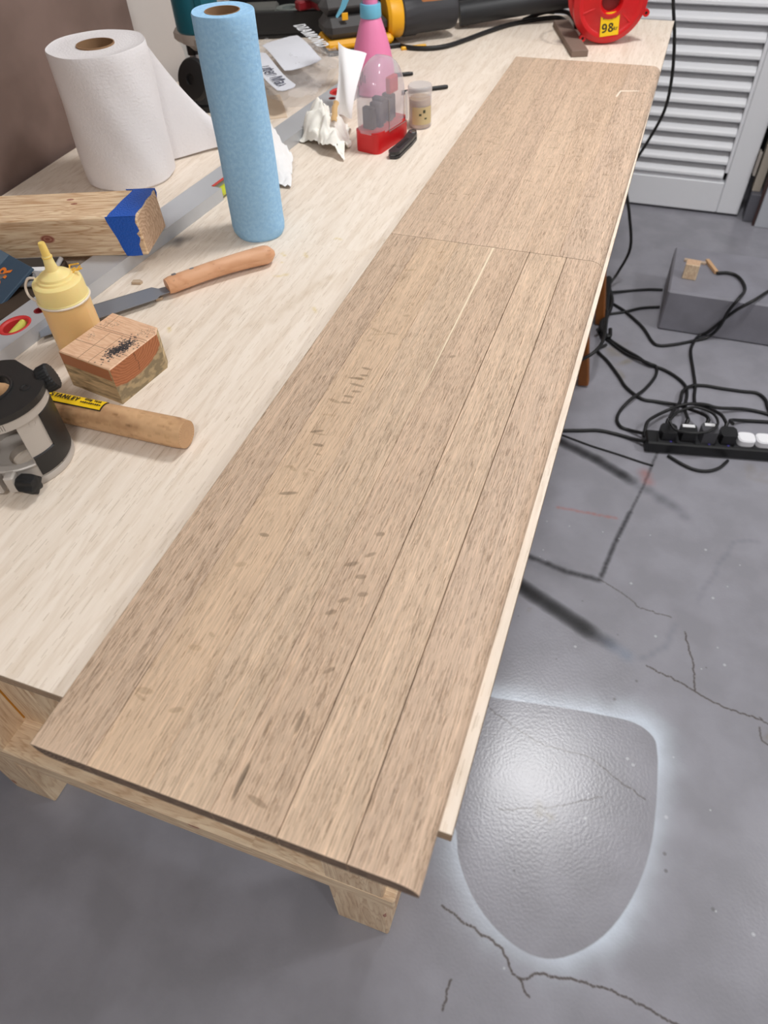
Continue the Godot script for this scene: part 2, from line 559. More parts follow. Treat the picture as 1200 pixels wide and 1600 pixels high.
	# grime
	for s in [[0.40, -1.88, 0.12], [0.45, -1.83, 0.10], [0.43, -1.76, 0.08], [0.83, -1.44, 0.09], [0.46, -0.39, 0.05], [0.485, -0.38, 0.03], [0.86, -0.67, 0.04], [0.25, -1.62, 0.08], [0.35, -0.82, 0.02]]:
		for k in 5:
			stroke(im, org, ppm, PackedFloat32Array([s[0] + rng.randf_range(-0.4, 0.4) * s[2], s[1] + rng.randf_range(-0.4, 0.4) * s[2], s[0] + rng.randf_range(-0.4, 0.4) * s[2], s[1] + rng.randf_range(-0.4, 0.4) * s[2]]), s[2] * 0.4, c8(126, 112, 82), 0.10, 0.003)
	# cracks
	for c in [[0.309, -0.565, 0.376, -0.533, 0.445, -0.514, 0.531, -0.520, 0.583, -0.494, 0.645, -0.471], [0.485, -0.955, 0.539, -0.934, 0.586, -0.903, 0.656, -0.899], [0.390, -0.365, 0.479, -0.399, 0.566, -0.450]]:
		crack(im, org, ppm, PackedFloat32Array(c), 0.35)
	for c in [[0.685, -0.869, 0.705, -0.805, 0.715, -0.729], [0.615, -0.758, 0.681, -0.741, 0.715, -0.729, 0.771, -0.710, 0.844, -0.706], [0.335, -0.176, 0.402, -0.158, 0.448, -0.148, 0.471, -0.119, 0.484, -0.115, 0.520, -0.135, 0.570, -0.143, 0.629, -0.148, 0.679, -0.143, 0.733, -0.136], [0.484, -0.116, 0.505, -0.095], [0.380, -0.078, 0.378, -0.032]]:
		crack(im, org, ppm, PackedFloat32Array(c), 0.6)
	crack(im, org, ppm, PackedFloat32Array([0.84, -0.71, 0.87, -0.69, 0.868, -0.655, 0.845, -0.66, 0.84, -0.69]), 0.5)
	# paint flecks
	for k in 60:
		var q := Vector2(rng.randf_range(0.3, 0.98), rng.randf_range(-1.2, 0.2))
		stroke(im, org, ppm, PackedFloat32Array([q.x, q.y, q.x + 0.002, q.y + 0.001]), rng.randf_range(0.003, 0.008), c8(225, 228, 232) if k % 3 else c8(70, 66, 62), 0.5, 0.0, 0.5, 0.5)
	return ImageTexture.create_from_image(im)

func ply_marks() -> ImageTexture:
	var org := Vector2(-0.80, -2.36)
	var ppm := 512.0
	var im := Image.create_empty(600, 1192, false, Image.FORMAT_RGBA8)
	im.fill(Color(0.85, 0.78, 0.68, 0.0))
	stroke(im, org, ppm, PackedFloat32Array([-0.385, -0.822, -0.362, -0.845, -0.345, -0.868]), 0.045, c8(92, 88, 90), 0.40, 0.003)
	stroke(im, org, ppm, PackedFloat32Array([-0.352, -0.83, -0.37, -0.86]), 0.03, c8(92, 88, 90), 0.3, 0.004)
	stroke(im, org, ppm, PackedFloat32Array([-0.095, -0.668, -0.088, -0.715, -0.073, -0.775, -0.057, -0.82]), 0.03, c8(186, 158, 122), 0.14, 0.004)
	stroke(im, org, ppm, PackedFloat32Array([-0.04, -0.87, -0.02, -0.95]), 0.03, c8(190, 162, 128), 0.08, 0.004)
	for s in [[-0.146, -0.786], [-0.168, -0.859], [-0.12, -0.857], [-0.13, -0.80], [-0.155, -0.83], [-0.05, -0.72], [-0.23, -0.60], [-0.10, -0.93]]:
		stroke(im, org, ppm, PackedFloat32Array([s[0], s[1], s[0] + rng.randf_range(-0.015, 0.02), s[1] + rng.randf_range(-0.012, 0.012)]), 0.010, c8(222, 198, 128), 0.35, 0.002)
	# the rings of tins and a tan scorch at the far end
	for k in 34:
		var t := lerpf(1.6, 5.1, k / 33.0)
		stroke(im, org, ppm, PackedFloat32Array([0.09 + 0.075 * cos(t), -2.14 + 0.075 * sin(t), 0.09 + 0.075 * cos(t + 0.1), -2.14 + 0.075 * sin(t + 0.1)]), 0.022, c8(168, 152, 138), 0.22, 0.002)
	stroke(im, org, ppm, PackedFloat32Array([-0.20, -2.07, -0.17, -2.05]), 0.05, c8(98, 78, 78), 0.3, 0.006)
	stroke(im, org, ppm, PackedFloat32Array([0.07, -2.10, 0.10, -2.08]), 0.05, c8(90, 60, 66), 0.4, 0.006)
	for k in 45:
		var q := Vector2(rng.randf_range(-0.75, 0.3), rng.randf_range(-2.3, -0.1))
		stroke(im, org, ppm, PackedFloat32Array([q.x, q.y, q.x + rng.randf_range(-0.01, 0.01), q.y + rng.randf_range(-0.02, 0.02)]), rng.randf_range(0.004, 0.03), c8(200, 176, 146), 0.05, 0.003)
	return ImageTexture.create_from_image(im)

func detail(m: StandardMaterial3D, t: Texture2D) -> void:
	m.detail_enabled = true
	m.detail_albedo = t
	m.detail_blend_mode = BaseMaterial3D.BLEND_MODE_MIX
	m.detail_uv_layer = BaseMaterial3D.DETAIL_UV_2

func make_materials() -> void:
	MT.white = mat(c8(226, 226, 228), 0.45)
	MT.black = mat(c8(24, 24, 26), 0.45)
	MT.rubber = mat(c8(20, 20, 21), 0.6)
	MT.cable = mat(c8(17, 17, 19), 0.5)
	MT.darkgrey = mat(c8(58, 58, 62), 0.5)
	MT.steel = mat(c8(172, 174, 178), 0.32, 1.0)
	MT.castalu = mat(c8(190, 182, 174), 0.45, 0.15)
	MT.red = mat(c8(205, 22, 28), 0.35)
	MT.yellow = mat(c8(246, 202, 20), 0.5)
	MT.ink = mat(c8(26, 24, 24), 0.6)
	MT.paper = mat(c8(236, 232, 233), 0.9)
	var pn := noise_tex(256, 0.06, 31, 3)
	bump(MT.paper, pn, 0.05, 9.0)
	MT.bluepaper = mat(c8(150, 195, 228), 0.95)
	var bn := tex(256, 256, tint(noise_bytes(256, 256, 1, 1, 0.05, 32, 4, true), c8(152, 198, 236), c8(166, 210, 243)))
	MT.bluepaper.albedo_color = Color.WHITE
	MT.bluepaper.albedo_texture = bn
	bump(MT.bluepaper, pn, 0.04, 8.0)
	MT.kraft = mat(c8(150, 116, 84), 0.9)
	# woods
	MT.oak = mat(Color.WHITE, 0.58)
	MT.oak.albedo_texture = oak_atlas()
	MT.oak_end = mat(Color.WHITE, 0.7)
	MT.oak_end.albedo_texture = end_grain(1024, 64, 3, c8(84, 66, 54), c8(140, 116, 96), 500.0, 420.0, 0.55, 1.0)
	MT.ply = mat(Color.WHITE, 0.62)
	MT.ply.albedo_texture = wood(1024, 1024, 40, c8(226, 209, 190), c8(239, 225, 209), 0.03, 0.18, 4000)
	MT.ply.uv1_scale = Vector3(1.0 / 0.9, 1.0 / 0.9, 1)
	MT.plyedge = [mat(c8(196, 172, 146), 0.8), mat(c8(146, 122, 100), 0.8)]
	MT.pine = mat(Color.WHITE, 0.6)
	MT.pine.albedo_texture = wood(1024, 256, 50, c8(200, 164, 130), c8(232, 206, 174), 0.20, 0.10, 300, [[300, 60, 9.0], [820, 190, 11.0]])
	MT.pine.uv1_scale = Vector3(1.0 / 0.5, 1.0 / 0.125, 1)
	MT.timber = mat(Color.WHITE, 0.6)
	MT.timber.albedo_texture = wood(1024, 512, 55, c8(192, 146, 106), c8(234, 204, 168), 0.13, 0.08, 200, [[592, 326, 17.0], [663, 82, 9.0], [700, 128, 8.0], [180, 300, 7.0]])
	MT.timber.uv1_scale = Vector3(1.0 / 0.36, 1.0 / 0.18, 1)
	MT.pine_end = mat(Color.WHITE, 0.75)
	MT.pine_end.albedo_texture = end_grain(256, 256, 5, c8(190, 152, 122), c8(222, 190, 158), 120.0, 250.0, 0.30, 1.0)
	MT.heart_end = mat(Color.WHITE, 0.75)
	MT.heart_end.albedo_texture = heart_tex()
	MT.pinkwood = mat(Color.WHITE, 0.6)
	MT.pinkwood.albedo_texture = block_top_tex()
	MT.weather = mat(Color.WHITE, 0.75)
	MT.weather.albedo_texture = wood(256, 256, 66, c8(128, 112, 84), c8(196, 172, 132), 0.12, 0.3, 100)
	MT.weather.uv1_scale = Vector3(8, 8, 1)
	MT.handle = mat(Color.WHITE, 0.5)
	MT.handle.albedo_texture = wood(512, 128, 70, c8(170, 128, 90), c8(204, 162, 120), 0.4, 0.16, 700)
	MT.handle.uv1_scale = Vector3(5, 12, 1)
	MT.sawhandle = mat(Color.WHITE, 0.5)
	MT.sawhandle.albedo_texture = wood(512, 128, 75, c8(204, 148, 108), c8(220, 168, 130), 0.15, 0.05, 120)
	MT.sawhandle.uv1_scale = Vector3(5, 12, 1)
	MT.brownwood = mat(c8(140, 82, 30), 0.5)
	MT.greywood = mat(c8(128, 108, 96), 0.7)
	MT.hardboard = mat(c8(122, 98, 88), 0.75)
	var hn := tex(256, 256, tint(noise_bytes(256, 256, 1, 1, 0.012, 33, 4, true), c8(122, 101, 92), c8(134, 112, 103)))
	MT.hardboard.albedo_color = Color.WHITE
	MT.hardboard.albedo_texture = hn
	MT.hardboard.uv1_triplanar = true
	MT.hardboard.uv1_scale = Vector3.ONE * 1.5
	# floor
	var fn := tex(512, 512, tint(noise_bytes(512, 512, 1, 1, 0.010, 34, 5, true), c8(142, 141, 148), c8(151, 150, 158)))
	MT.floor = mat(Color.WHITE, 0.27)
	MT.floor.albedo_texture = fn
	MT.floor.uv1_scale = Vector3(1.1, 1.1, 1)
	MT.floor.metallic_specular = 0.5
	MT.floor.heightmap_enabled = true
	MT.floor.heightmap_texture = noise_tex(512, 0.22, 37, 2)
	MT.floor.heightmap_scale = 0.014
	MT.floor_marked = MT.floor.duplicate()
	detail(MT.floor_marked, floor_marks())
	MT.plaster = mat(c8(214, 210, 204), 0.9)
	MT.ceil = mat(c8(230, 229, 226), 0.9)
	MT.doorpaint = mat(c8(236, 237, 241), 0.42)
	MT.panelgrey = mat(c8(186, 189, 196), 0.5)
	MT.beige = mat(c8(196, 186, 172), 0.6)
	MT.basedark = mat(c8(104, 104, 112), 0.6)
	MT.stepgrey = mat(c8(134, 132, 138), 0.6)
	MT.stepgrey.albedo_texture = fn
	MT.stepgrey.albedo_color = c8(235, 235, 238)
	MT.stepgrey.uv1_scale = Vector3(1.3, 1.3, 1)

func tint(d: PackedByteArray, lo: Color, hi: Color) -> PackedByteArray:
	var o := PackedByteArray()
	o.resize(d.size() * 3)
	for i in d.size():
		var c := lo.lerp(hi, clampf((d[i] - 60) / 135.0, 0.0, 1.0))
		o[i * 3] = int(c.r * 255); o[i * 3 + 1] = int(c.g * 255); o[i * 3 + 2] = int(c.b * 255)
	return o

# end of the square offcut: a reddish heart in the upper half, weathered sapwood round it
func heart_tex() -> ImageTexture:
	var w := 256
	var n := noise_bytes(w, w, 2, 2, 0.03, 81, 3)
	var d := PackedByteArray()
	d.resize(w * w * 3)
	var i := 0
	for y in w:
		for x in w:
			var nz := (n[y * w + x] - 128) / 128.0
			var q := Vector2((x - 108) / 1.05, y + 12.0)
			var r := q.length() + nz * 5.0
			var ring := 0.5 + 0.5 * sin(r * 0.42)
			var c := c8(150, 88, 54).lerp(c8(192, 124, 82), 0.25 + 0.6 * ring)
			var sap := c8(138, 122, 94).lerp(c8(176, 154, 118), clampf(0.5 + nz * 1.4, 0.0, 1.0))
			c = c.lerp(sap, smoothstep(160.0, 172.0, r))
			var crackx := absf(x - 128 - nz * 6.0)
			if crackx < 2.0 and y < 130: c = c.darkened(0.25)
			d[i] = int(c.r * 255); d[i + 1] = int(c.g * 255); d[i + 2] = int(c.b * 255)
			i += 3
	return tex(w, w, d)

# top of the offcut: pinkish wood, pencil lines, test stamps of black ink
func block_top_tex() -> ImageTexture:
	var w := 256
	var a := noise_bytes(w, w, 8, 1, 0.09, 82, 2)
	var d := PackedByteArray()
	d.resize(w * w * 3)
	var i := 0
	for y in w:
		for x in w:
			var c := c8(222, 176, 142).lerp(c8(234, 194, 160), clampf(0.5 + (a[y * w + x] - 128) / 120.0, 0.0, 1.0))
			d[i] = int(c.r * 255); d[i + 1] = int(c.g * 255); d[i + 2] = int(c.b * 255)
			i += 3
	var im := Image.create_from_data(w, w, false, Image.FORMAT_RGB8, d)
	im.convert(Image.FORMAT_RGBA8)
	var pen := c8(120, 84, 64)
	for l in [[0.0, 90, 255, 78], [0.0, 98, 255, 88], [40, 0.0, 46, 90], [92, 100, 98, 255], [150, 92, 150, 255], [0.0, 180, 255, 172]]:
		stroke(im, Vector2.ZERO, 1.0, PackedFloat32Array(l), 3.0, pen, 0.5, 0.0, 1.0, 0.5)
	var dot := brush(3, c8(28, 30, 38), 0.85, 0.6)
	for k in 420:
		var q := Vector2(rng.randfn(196, 15), rng.randfn(150, 30))
		q.x += (q.y - 150) * -0.1
		im.blend_rect(dot, Rect2i(0, 0, 7, 7), Vector2i(clampi(int(q.x), 0, 248), clampi(int(q.y), 0, 248)))
	var sm := brush(1, c8(60, 54, 54), 0.7, 0.6)
	for cc in [[40, 140], [70, 50], [200, 50], [30, 60], [225, 30]]:
		for k in 36:
			im.blend_rect(sm, Rect2i(0, 0, 3, 3), Vector2i(clampi(int(rng.randfn(cc[0], 12)), 0, 252), clampi(int(rng.randfn(cc[1], 12)), 0, 252)))
	im.convert(Image.FORMAT_RGB8)
	return ImageTexture.create_from_image(im)

# ------------------------------------------------------------------ scene
func _ready() -> void:
	rng.seed = 20240607
	camera_and_light()
	make_materials()
	room()
	louvre_door()
	bench()
	oak_board()
	paper_rolls()
	offcuts_and_level()
	glue_bottle()
	saw_and_hammer()
	router_base()
	left_clutter()
	middle_clutter()
	far_clutter()
	floor_things()

func camera_and_light() -> void:
	var cam := Camera3D.new()
	cam.name = "camera"
	add_child(cam)
	cam.transform = Transform3D(Basis(Vector3(0.9410, -0.0358, -0.3365), Vector3(-0.2284, 0.6664, -0.7098), Vector3(0.2496, 0.7448, 0.6189)).orthonormalized(), Vector3(0.3921, 1.3639, 0.1335))
	cam.fov = 71.55
	cam.near = 0.05
	cam.far = 30.0
	var at := CameraAttributesPhysical.new()
	at.frustum_focal_length = 12.0 / tan(deg_to_rad(71.55 * 0.5))
	at.frustum_focus_distance = 1.0
	at.frustum_near = 0.05
	at.frustum_far = 30.0
	at.exposure_aperture = at.frustum_focal_length / 4.2
	cam.attributes = at
	var we := WorldEnvironment.new()
	we.name = "surroundings"
	var e := Environment.new()
	e.background_mode = Environment.BG_COLOR
	e.background_color = Color(0.02, 0.02, 0.02)
	e.tonemap_mode = Environment.TONE_MAPPER_LINEAR
	e.tonemap_exposure = 1.32
	e.sdfgi_enabled = true
	e.ssao_enabled = true
	e.ssil_enabled = true
	we.environment = e
	add_child(we)
	# ceiling panels: the glowing diffuser and the light just under it
	for p in [[0.50, -1.50, 1.9], [0.50, 0.95, 1.35], [2.30, -1.50, 1.6], [2.30, 0.95, 1.0]]:
		ceiling_panel(p[0], p[1], p[2])

var panels := 0
func ceiling_panel(x: float, z: float, energy: float) -> void:
	var where := ["over the middle of the bench", "over the near end of the bench, behind the camera", "over the open floor beside the louvred door", "over the open floor behind the camera"]
	var o := thing("ceiling_light", "square white ceiling light panel " + where[panels], "light", Vector3(x, 2.5, z), 0.0)
	panels += 1
	var fr := MB.new()
	var mw := mat(c8(235, 235, 235), 0.5)
	for s in [[0.185, 0, 0.01, 0.38], [-0.185, 0, 0.01, 0.38], [0, 0.185, 0.36, 0.01], [0, -0.185, 0.36, 0.01]]:
		fr.box(mw, T(s[0], -0.012, s[1]), Vector3(s[2], 0.024, s[3]), 0.001)
	part("frame", fr, o)
	var em := mat(c8(240, 244, 250), 0.6)
	em.emission_enabled = true
	em.emission = Color(0.94, 0.97, 1.0)
	em.emission_energy_multiplier = 2.0
	var df := MB.new()
	df.box(em, T(0, -0.006, 0), Vector3(0.36, 0.008, 0.36), 0.0)
	part("light_diffuser", df, o)
	var l := AreaLight3D.new()
	l.name = "panel_light"
	l.area_size = Vector2(0.35, 0.35)
	l.light_energy = energy
	l.light_color = Color(0.99, 0.99, 0.99)
	l.area_normalize_energy = true
	l.area_range = 8.0
	l.area_attenuation = 2.0
	l.shadow_enabled = true
	add_child(l)
	l.position = Vector3(x, 2.484, z)
	l.rotation_degrees = Vector3(-90, 0, 0)

func room() -> void:
	var b := MB.new()
	# floor: the marked middle, plain round it
	var x0 := -0.6; var x1 := 1.0; var z0 := -2.0; var z1 := 0.3
	var xs := [-1.0, x0, x1, 3.4]
	var zs := [-3.3, z0, z1, 2.7]
	for i in 3:
		for k in 3:
			var m: Material = MT.floor_marked if i == 1 and k == 1 else MT.floor
			var a := Vector3(xs[i], 0, zs[k])
			var c := Vector3(xs[i + 1], 0, zs[k + 1])
			var q := [a, Vector3(c.x, 0, a.z), c, Vector3(a.x, 0, c.z)]
			var s := b._s(m)
			s.set_smooth_group(900)
			for n in [0, 1, 2, 0, 2, 3]:
				s.set_uv(Vector2(q[n].x, q[n].z))
				s.set_uv2(Vector2((q[n].x - x0) / (x1 - x0), (q[n].z - z0) / (z1 - z0)))
				s.add_vertex(q[n])
	b.box(MT.floor, T(1.2, -0.055, -0.3), Vector3(4.4, 0.10, 6.0), 0.0)
	struct("floor", b, "grey painted concrete floor with spray marks and hairline cracks")
	b = MB.new()
	b.box(MT.ceil, T(1.2, 2.55, -0.3), Vector3(4.6, 0.1, 6.2), 0.0)
	struct("ceiling", b, "white ceiling above the workshop")
	b = MB.new()
	b.box(MT.plaster, T(-0.96, 1.25, -0.3), Vector3(0.1, 2.5, 6.0), 0.0)
	struct("wall_left", b, "pale plaster wall behind the long bench")
	b = MB.new()
	b.box(MT.plaster, T(3.35, 1.25, -0.3), Vector3(0.1, 2.5, 6.0), 0.0)
	struct("wall_right", b, "pale plaster wall across the open floor")
	b = MB.new()
	b.box(MT.plaster, T(1.2, 1.25, 2.65), Vector3(4.4, 2.5, 0.1), 0.0)
	struct("wall_front", b, "pale plaster wall behind the camera")
	# back wall, with the door opening between x = -0.12 and 0.76
	b = MB.new()
	b.box(MT.plaster, T(-0.53, 1.25, -2.99), Vector3(0.80, 2.5, 0.1), 0.0)
	b.box(MT.plaster, T(0.335, 2.28, -2.99), Vector3(0.93, 0.44, 0.1), 0.0)
	b.box(MT.plaster, T(2.10, 1.25, -2.99), Vector3(2.6, 2.5, 0.1), 0.0)
	struct("wall_back", b, "pale wall round the louvred door")
	b = MB.new()
	b.box(MT.beige, T(0.772, 1.05, -2.925), Vector3(0.030, 1.89, 0.055), 0.002)
	struct("trim_1", b, "beige door jamb right of the louvred door", "trim")
	b = MB.new()
	b.box(MT.basedark, T(0.777, 0.053, -2.905), Vector3(0.040, 0.105, 0.075), 0.002)
	struct("baseboard_back", b, "dark grey painted plinth at the foot of the beige door jamb", "baseboard")
	# a second pale leaf standing just right of the jamb
	var o := thing("cabinet", "pale grey cabinet side right of the louvred door, cut by the frame", "cabinet", Vector3(1.10, 0, -2.86))
	b = MB.new()
	b.box(MT.panelgrey, T(0, 1.0, 0), Vector3(0.60, 2.0, 0.055), 0.002)
	part("panel", b, o)
	b = MB.new()
	b.box(mat(c8(78, 56, 54), 0.7), T(-0.304, 1.0, -0.005), Vector3(0.008, 2.0, 0.05), 0.001)
	part("edge_strip", b, o, "dark brown edge strip")

func louvre_door() -> void:
	var o := Node3D.new()
	o.name = "door_1"
	add_child(o)
	o.position = Vector3(0.33, 0, -2.915)
	o.set_meta("kind", "structure")
	o.set_meta("label", "white louvred door beyond the far end of the bench")
	o.set_meta("category", "door")
	var D: Material = MT.doorpaint
	var th := 0.04
	for s in [-1.0, 1.0]:
		var b := MB.new()
		b.box(D, T(s * 0.365, 1.01, 0), Vector3(0.080, 2.0, th), 0.003)
		part("stile", b, o)
		b = MB.new()
		b.box(D, T(s * 0.3185, 1.06, 0.004), Vector3(0.012, 1.80, th - 0.012), 0.002)
		part("moulding", b, o)
	var b := MB.new()
	b.box(D, T(0, 0.0675, 0), Vector3(0.648, 0.115, th), 0.003)
	part("bottom_rail", b, o)
	b = MB.new()
	b.box(D, T(0, 0.1315, 0.003), Vector3(0.624, 0.012, th - 0.014), 0.002)
	part("moulding", b, o)
	b = MB.new()
	b.box(D, T(0, 1.965, 0), Vector3(0.648, 0.09, th), 0.003)
	part("top_rail", b, o)
	# slats: a flat blade sloping down to the front with a blunt rounded nose
	var sl := MB.new()
	var prof := PackedVector2Array([Vector2(-0.024, 0.028), Vector2(-0.018, 0.036), Vector2(0.019, 0.006), Vector2(0.024, 0.000), Vector2(0.025, -0.008), Vector2(0.022, -0.0115), Vector2(0.016, -0.010)])
	var X := Transform3D(Basis(Vector3.UP, -PI / 2), Vector3.ZERO)
	sl.prism(D, X, prof, -0.311, 0.311)
	var sm := sl.mesh()
	var y := 0.1525
	while y < 1.90:
		var mi := MeshInstance3D.new()
		mi.mesh = sm
		mi.name = "slat"
		o.add_child(mi, true)
		mi.position = Vector3(0, y, 0)
		y += 0.0497
	b = MB.new()
	b.box(MT.castalu, T(0.412, 0.21, 0.012), Vector3(0.008, 0.08, 0.03), 0.001)
	b.lathe(MT.castalu, T(0.414, 0.168, 0.03), PackedVector2Array([Vector2(0, 0), Vector2(0.005, 0), Vector2(0.005, 0.084), Vector2(0, 0.084)]), 12)
	part("hinge", b, o, "painted steel hinge")

func bench() -> void:
	var xl := -0.795; var xr := 0.3605; var zn := -0.052; var zf := -2.345
	var o := thing("workbench", "long workbench with a pale plywood top on pine legs under the oak board", "workbench", Vector3.ZERO)
	# the top: face veneer with its marks, then the plies
	var b := MB.new()
	var marked: StandardMaterial3D = MT.ply.duplicate()
	detail(marked, ply_marks())
	var s := b._s(marked)
	s.set_smooth_group(5)
	var xf := 0.3465
	var q := [Vector3(xl, BT, zf), Vector3(xf, BT, zf), Vector3(xr, BT, zn), Vector3(xl, BT, zn)]
	for n in [0, 1, 2, 0, 2, 3]:
		s.set_uv(Vector2(q[n].z, q[n].x))
		s.set_uv2(Vector2((q[n].x + 0.80) / (600 / 512.0), (q[n].z + 2.36) / (1192 / 512.0)))
		s.add_vertex(q[n])
	var lay := func(m: Material, y0: float, y1: float, ins: float) -> MB:
		var bb := MB.new()
		bb.prism(m, Transform3D(Basis(Vector3.RIGHT, PI / 2), Vector3.ZERO), PackedVector2Array([Vector2(xl + ins, zf + ins), Vector2(xf - ins, zf + ins), Vector2(xr - ins, zn - ins), Vector2(xl + ins, zn - ins)]), -y1, -y0)
		return bb
	b.prism(MT.plyedge[0], Transform3D(Basis(Vector3.RIGHT, PI / 2), Vector3.ZERO), PackedVector2Array([Vector2(xl, zf), Vector2(xf, zf), Vector2(xr, zn), Vector2(xl, zn)]), -(BT - 0.0002), -(BT - 0.0030))
	part("tabletop", b, o)
	for k in 6:
		var top := BT - 0.0030 - 0.0026 * k
		var py: MB = lay.call(MT.plyedge[(k + 1) % 2], top - 0.0026, top, 0.0006 * (k % 2))
		part("ply", py, o)
	# legs of doubled pine, the front rail lapped flush into them near the floor
	for lg in [[0.217, -0.150, 0.0], [-0.460, -0.150, 0.0], [0.217, -2.25, 0.0], [-0.70, -2.25, 0.0]]:
		b = MB.new()
		b.box(MT.pine, T(lg[0], 0.376, lg[1]), Vector3(0.092, 0.752, 0.092), 0.0025, MT.pine_end, Vector2(rng.randf(), rng.randf()))
		part("leg", b, o)
	b = MB.new()
	b.box(MT.pine, T(-0.405, 0.49, -0.185), Vector3(0.125, 0.52, 0.040), 0.002, MT.pine_end, Vector2(0.1, 0.02))
	part("upright_board", b, o)
	b = MB.new()
	b.box(mat(c8(186, 122, 24), 0.4), T(-0.4145, 0.44, -0.164), Vector3(0.003, 0.40, 0.004), 0.001)
	part("glue_bead", b, o, "bead of dried yellow glue")
	b = MB.new()
	b.box(MT.pine, T(-0.12, 0.2125, -0.145), Vector3(0.80, 0.045, 0.084), 0.003, MT.pine_end, Vector2(0.33, 0.03))
	part("rail", b, o)
	b = MB.new()
	b.box(MT.pine, T(-0.15, 0.183, -0.140), Vector3(0.72, 0.014, 0.070), 0.002, MT.pine_end, Vector2(0.6, 0.05))
	part("rail", b, o)
	b = MB.new()
	b.box(MT.pine, T(-0.30, 0.70, -0.28), Vector3(0.98, 0.095, 0.045), 0.003, MT.pine_end, Vector2(0.2, 0.0))
	part("rail", b, o)
	b = MB.new()
	b.box(MT.pine, T(-0.24, 0.70, -2.18), Vector3(1.0, 0.095, 0.045), 0.003, MT.pine_end)
	part("rail", b, o)
	for xx in [0.19, -0.68]:
		b = MB.new()
		b.box(MT.pine, T(xx, 0.70, -1.23), Vector3(0.045, 0.095, 1.85), 0.003, MT.pine_end, Vector2(0.4, 0.01))
		part("rail", b, o)

# one stave of the board: cross-section extruded along z, wearing its own band of the oak picture
func stave(o: Node3D, band: int, x0: float, x1: float, z0: float, z1: float, uoff: float, left: bool, right: bool) -> void:
	var b := MB.new()
	var yt := BT + 0.020
	var yb := BT + 0.0002
	var c := 0.0004
	var sec := PackedVector2Array()     # from the lower left, over the top, to the lower right
	if left:
		for k in 7:
			var a := PI * 0.5 * k / 6.0
			sec.append(Vector2(x0 + 0.015 - 0.0135 * sin(a), yb + 0.016 * (1.0 - cos(a))))
		sec.append(Vector2(x0, yt - 0.0008))
		sec.append(Vector2(x0 + 0.0008, yt))
	else:
		sec.append_array(PackedVector2Array([Vector2(x0, yb), Vector2(x0, yt - c), Vector2(x0 + c, yt)]))
	if right:
		for k in 9:
			var a := PI * 0.5 * k / 8.0
			sec.append(Vector2(x1 - 0.020 + 0.020 * sin(a), yt - 0.015 * (1.0 - cos(a))))
		sec.append(Vector2(x1 - 0.0005, yb))
	else:
		sec.append_array(PackedVector2Array([Vector2(x1 - c, yt), Vector2(x1, yt - c), Vector2(x1, yb)]))
	var M: Material = MT.oak
	var uvm := func(p: Vector2, z: float) -> Vector2:
		var f := clampf((p.x - x0) / (x1 - x0), 0.0, 1.0)
		return Vector2((uoff - z) / 1.0, (band + 0.03 + 0.94 * f) / 12.0)
	var g := b.ng()
	var zc := [z0, z0 + 0.0006, z1 - 0.0006, z1]
	for i in sec.size():
		var a := sec[i]
		var e := sec[(i + 1) % sec.size()]
		var d := e - a
		if i == 0 or absf((a - sec[i - 1]).angle_to(d)) > 0.35: g = b.ng()
		b.quad(M, Vector3(a.x, a.y, z0), Vector3(e.x, e.y, z0), Vector3(e.x, e.y, z1), Vector3(a.x, a.y, z1), Vector3(-d.y, d.x, 0), uvm.call(a, z0), uvm.call(e, z0), uvm.call(e, z1), uvm.call(a, z1), g)
	var ix := Geometry2D.triangulate_polygon(sec)
	var E: Material = MT.oak_end
	for zz in [[z1, 1.0], [z0, -1.0]]:
		var ge := b.ng()
		for i in range(0, ix.size(), 3):
			var p := [sec[ix[i]], sec[ix[i + 1]], sec[ix[i + 2]]]
			var u: Array = []
			for k in 3: u.append(Vector2(p[k].x / 0.35 + band * 0.137, (yt - p[k].y) / 0.021))
			b.tri(E, Vector3(p[0].x, p[0].y, zz[0]), Vector3(p[1].x, p[1].y, zz[0]), Vector3(p[2].x, p[2].y, zz[0]), Vector3(0, 0, zz[1]), u[0], u[1], u[2], ge)
	part("stave", b, o)

func oak_board() -> void:
	var o := thing("oak_board", "long oiled oak board glued up from narrow staves lying along the bench edge", "board", Vector3.ZERO)
	var fr := [0.0, 0.058, 0.117, 0.1755, 0.2340, 0.2925, 0.350]
	var gap := [0.0, 0.0002, 0.0001, 0.0002, 0.0004, 0.0004, 0.0]
	for i in 6:
		stave(o, i, fr[i] + gap[i], fr[i + 1] - gap[i + 1], -0.9346, 0.0, 0.0, i == 0, i == 5)
	var bk := [0.0, 0.048, 0.104, 0.163, 0.221, 0.279, 0.350]
	for i in 6:
		stave(o, 6 + i, bk[i] + 0.0001, bk[i + 1] - 0.0001, -1.8785, -0.9354, -0.9354 - 0.02 * i, i == 0, i == 5)
	var b := MB.new()
	b.prism(mat(c8(232, 216, 188), 0.7), Transform3D(Basis(Vector3.RIGHT, -PI / 2), Vector3.ZERO), PackedVector2Array([Vector2(0.1742, 0.934), Vector2(0.1772, 0.934), Vector2(0.1770, 0.75), Vector2(0.1766, 0.62), Vector2(0.1758, 0.52), Vector2(0.1752, 0.62), Vector2(0.1746, 0.78)]), BT + 0.015, BT + 0.02015)
	part("filler_line", b, o, "pale filler worked into a joint between two staves")
	b = MB.new()
	b.prism(mat(c8(236, 222, 204), 0.7), Transform3D(Basis(Vector3.RIGHT, -PI / 2), Vector3.ZERO), PackedVector2Array([Vector2(0.272, 1.655), Vector2(0.276, 1.655), Vector2(0.280, 1.690), Vector2(0.318, 1.700), Vector2(0.318, 1.704), Vector2(0.277, 1.696)]), BT + 0.015, BT + 0.0201)
	part("scratch_mark", b, o, "pale L-shaped scratch near the far right corner")

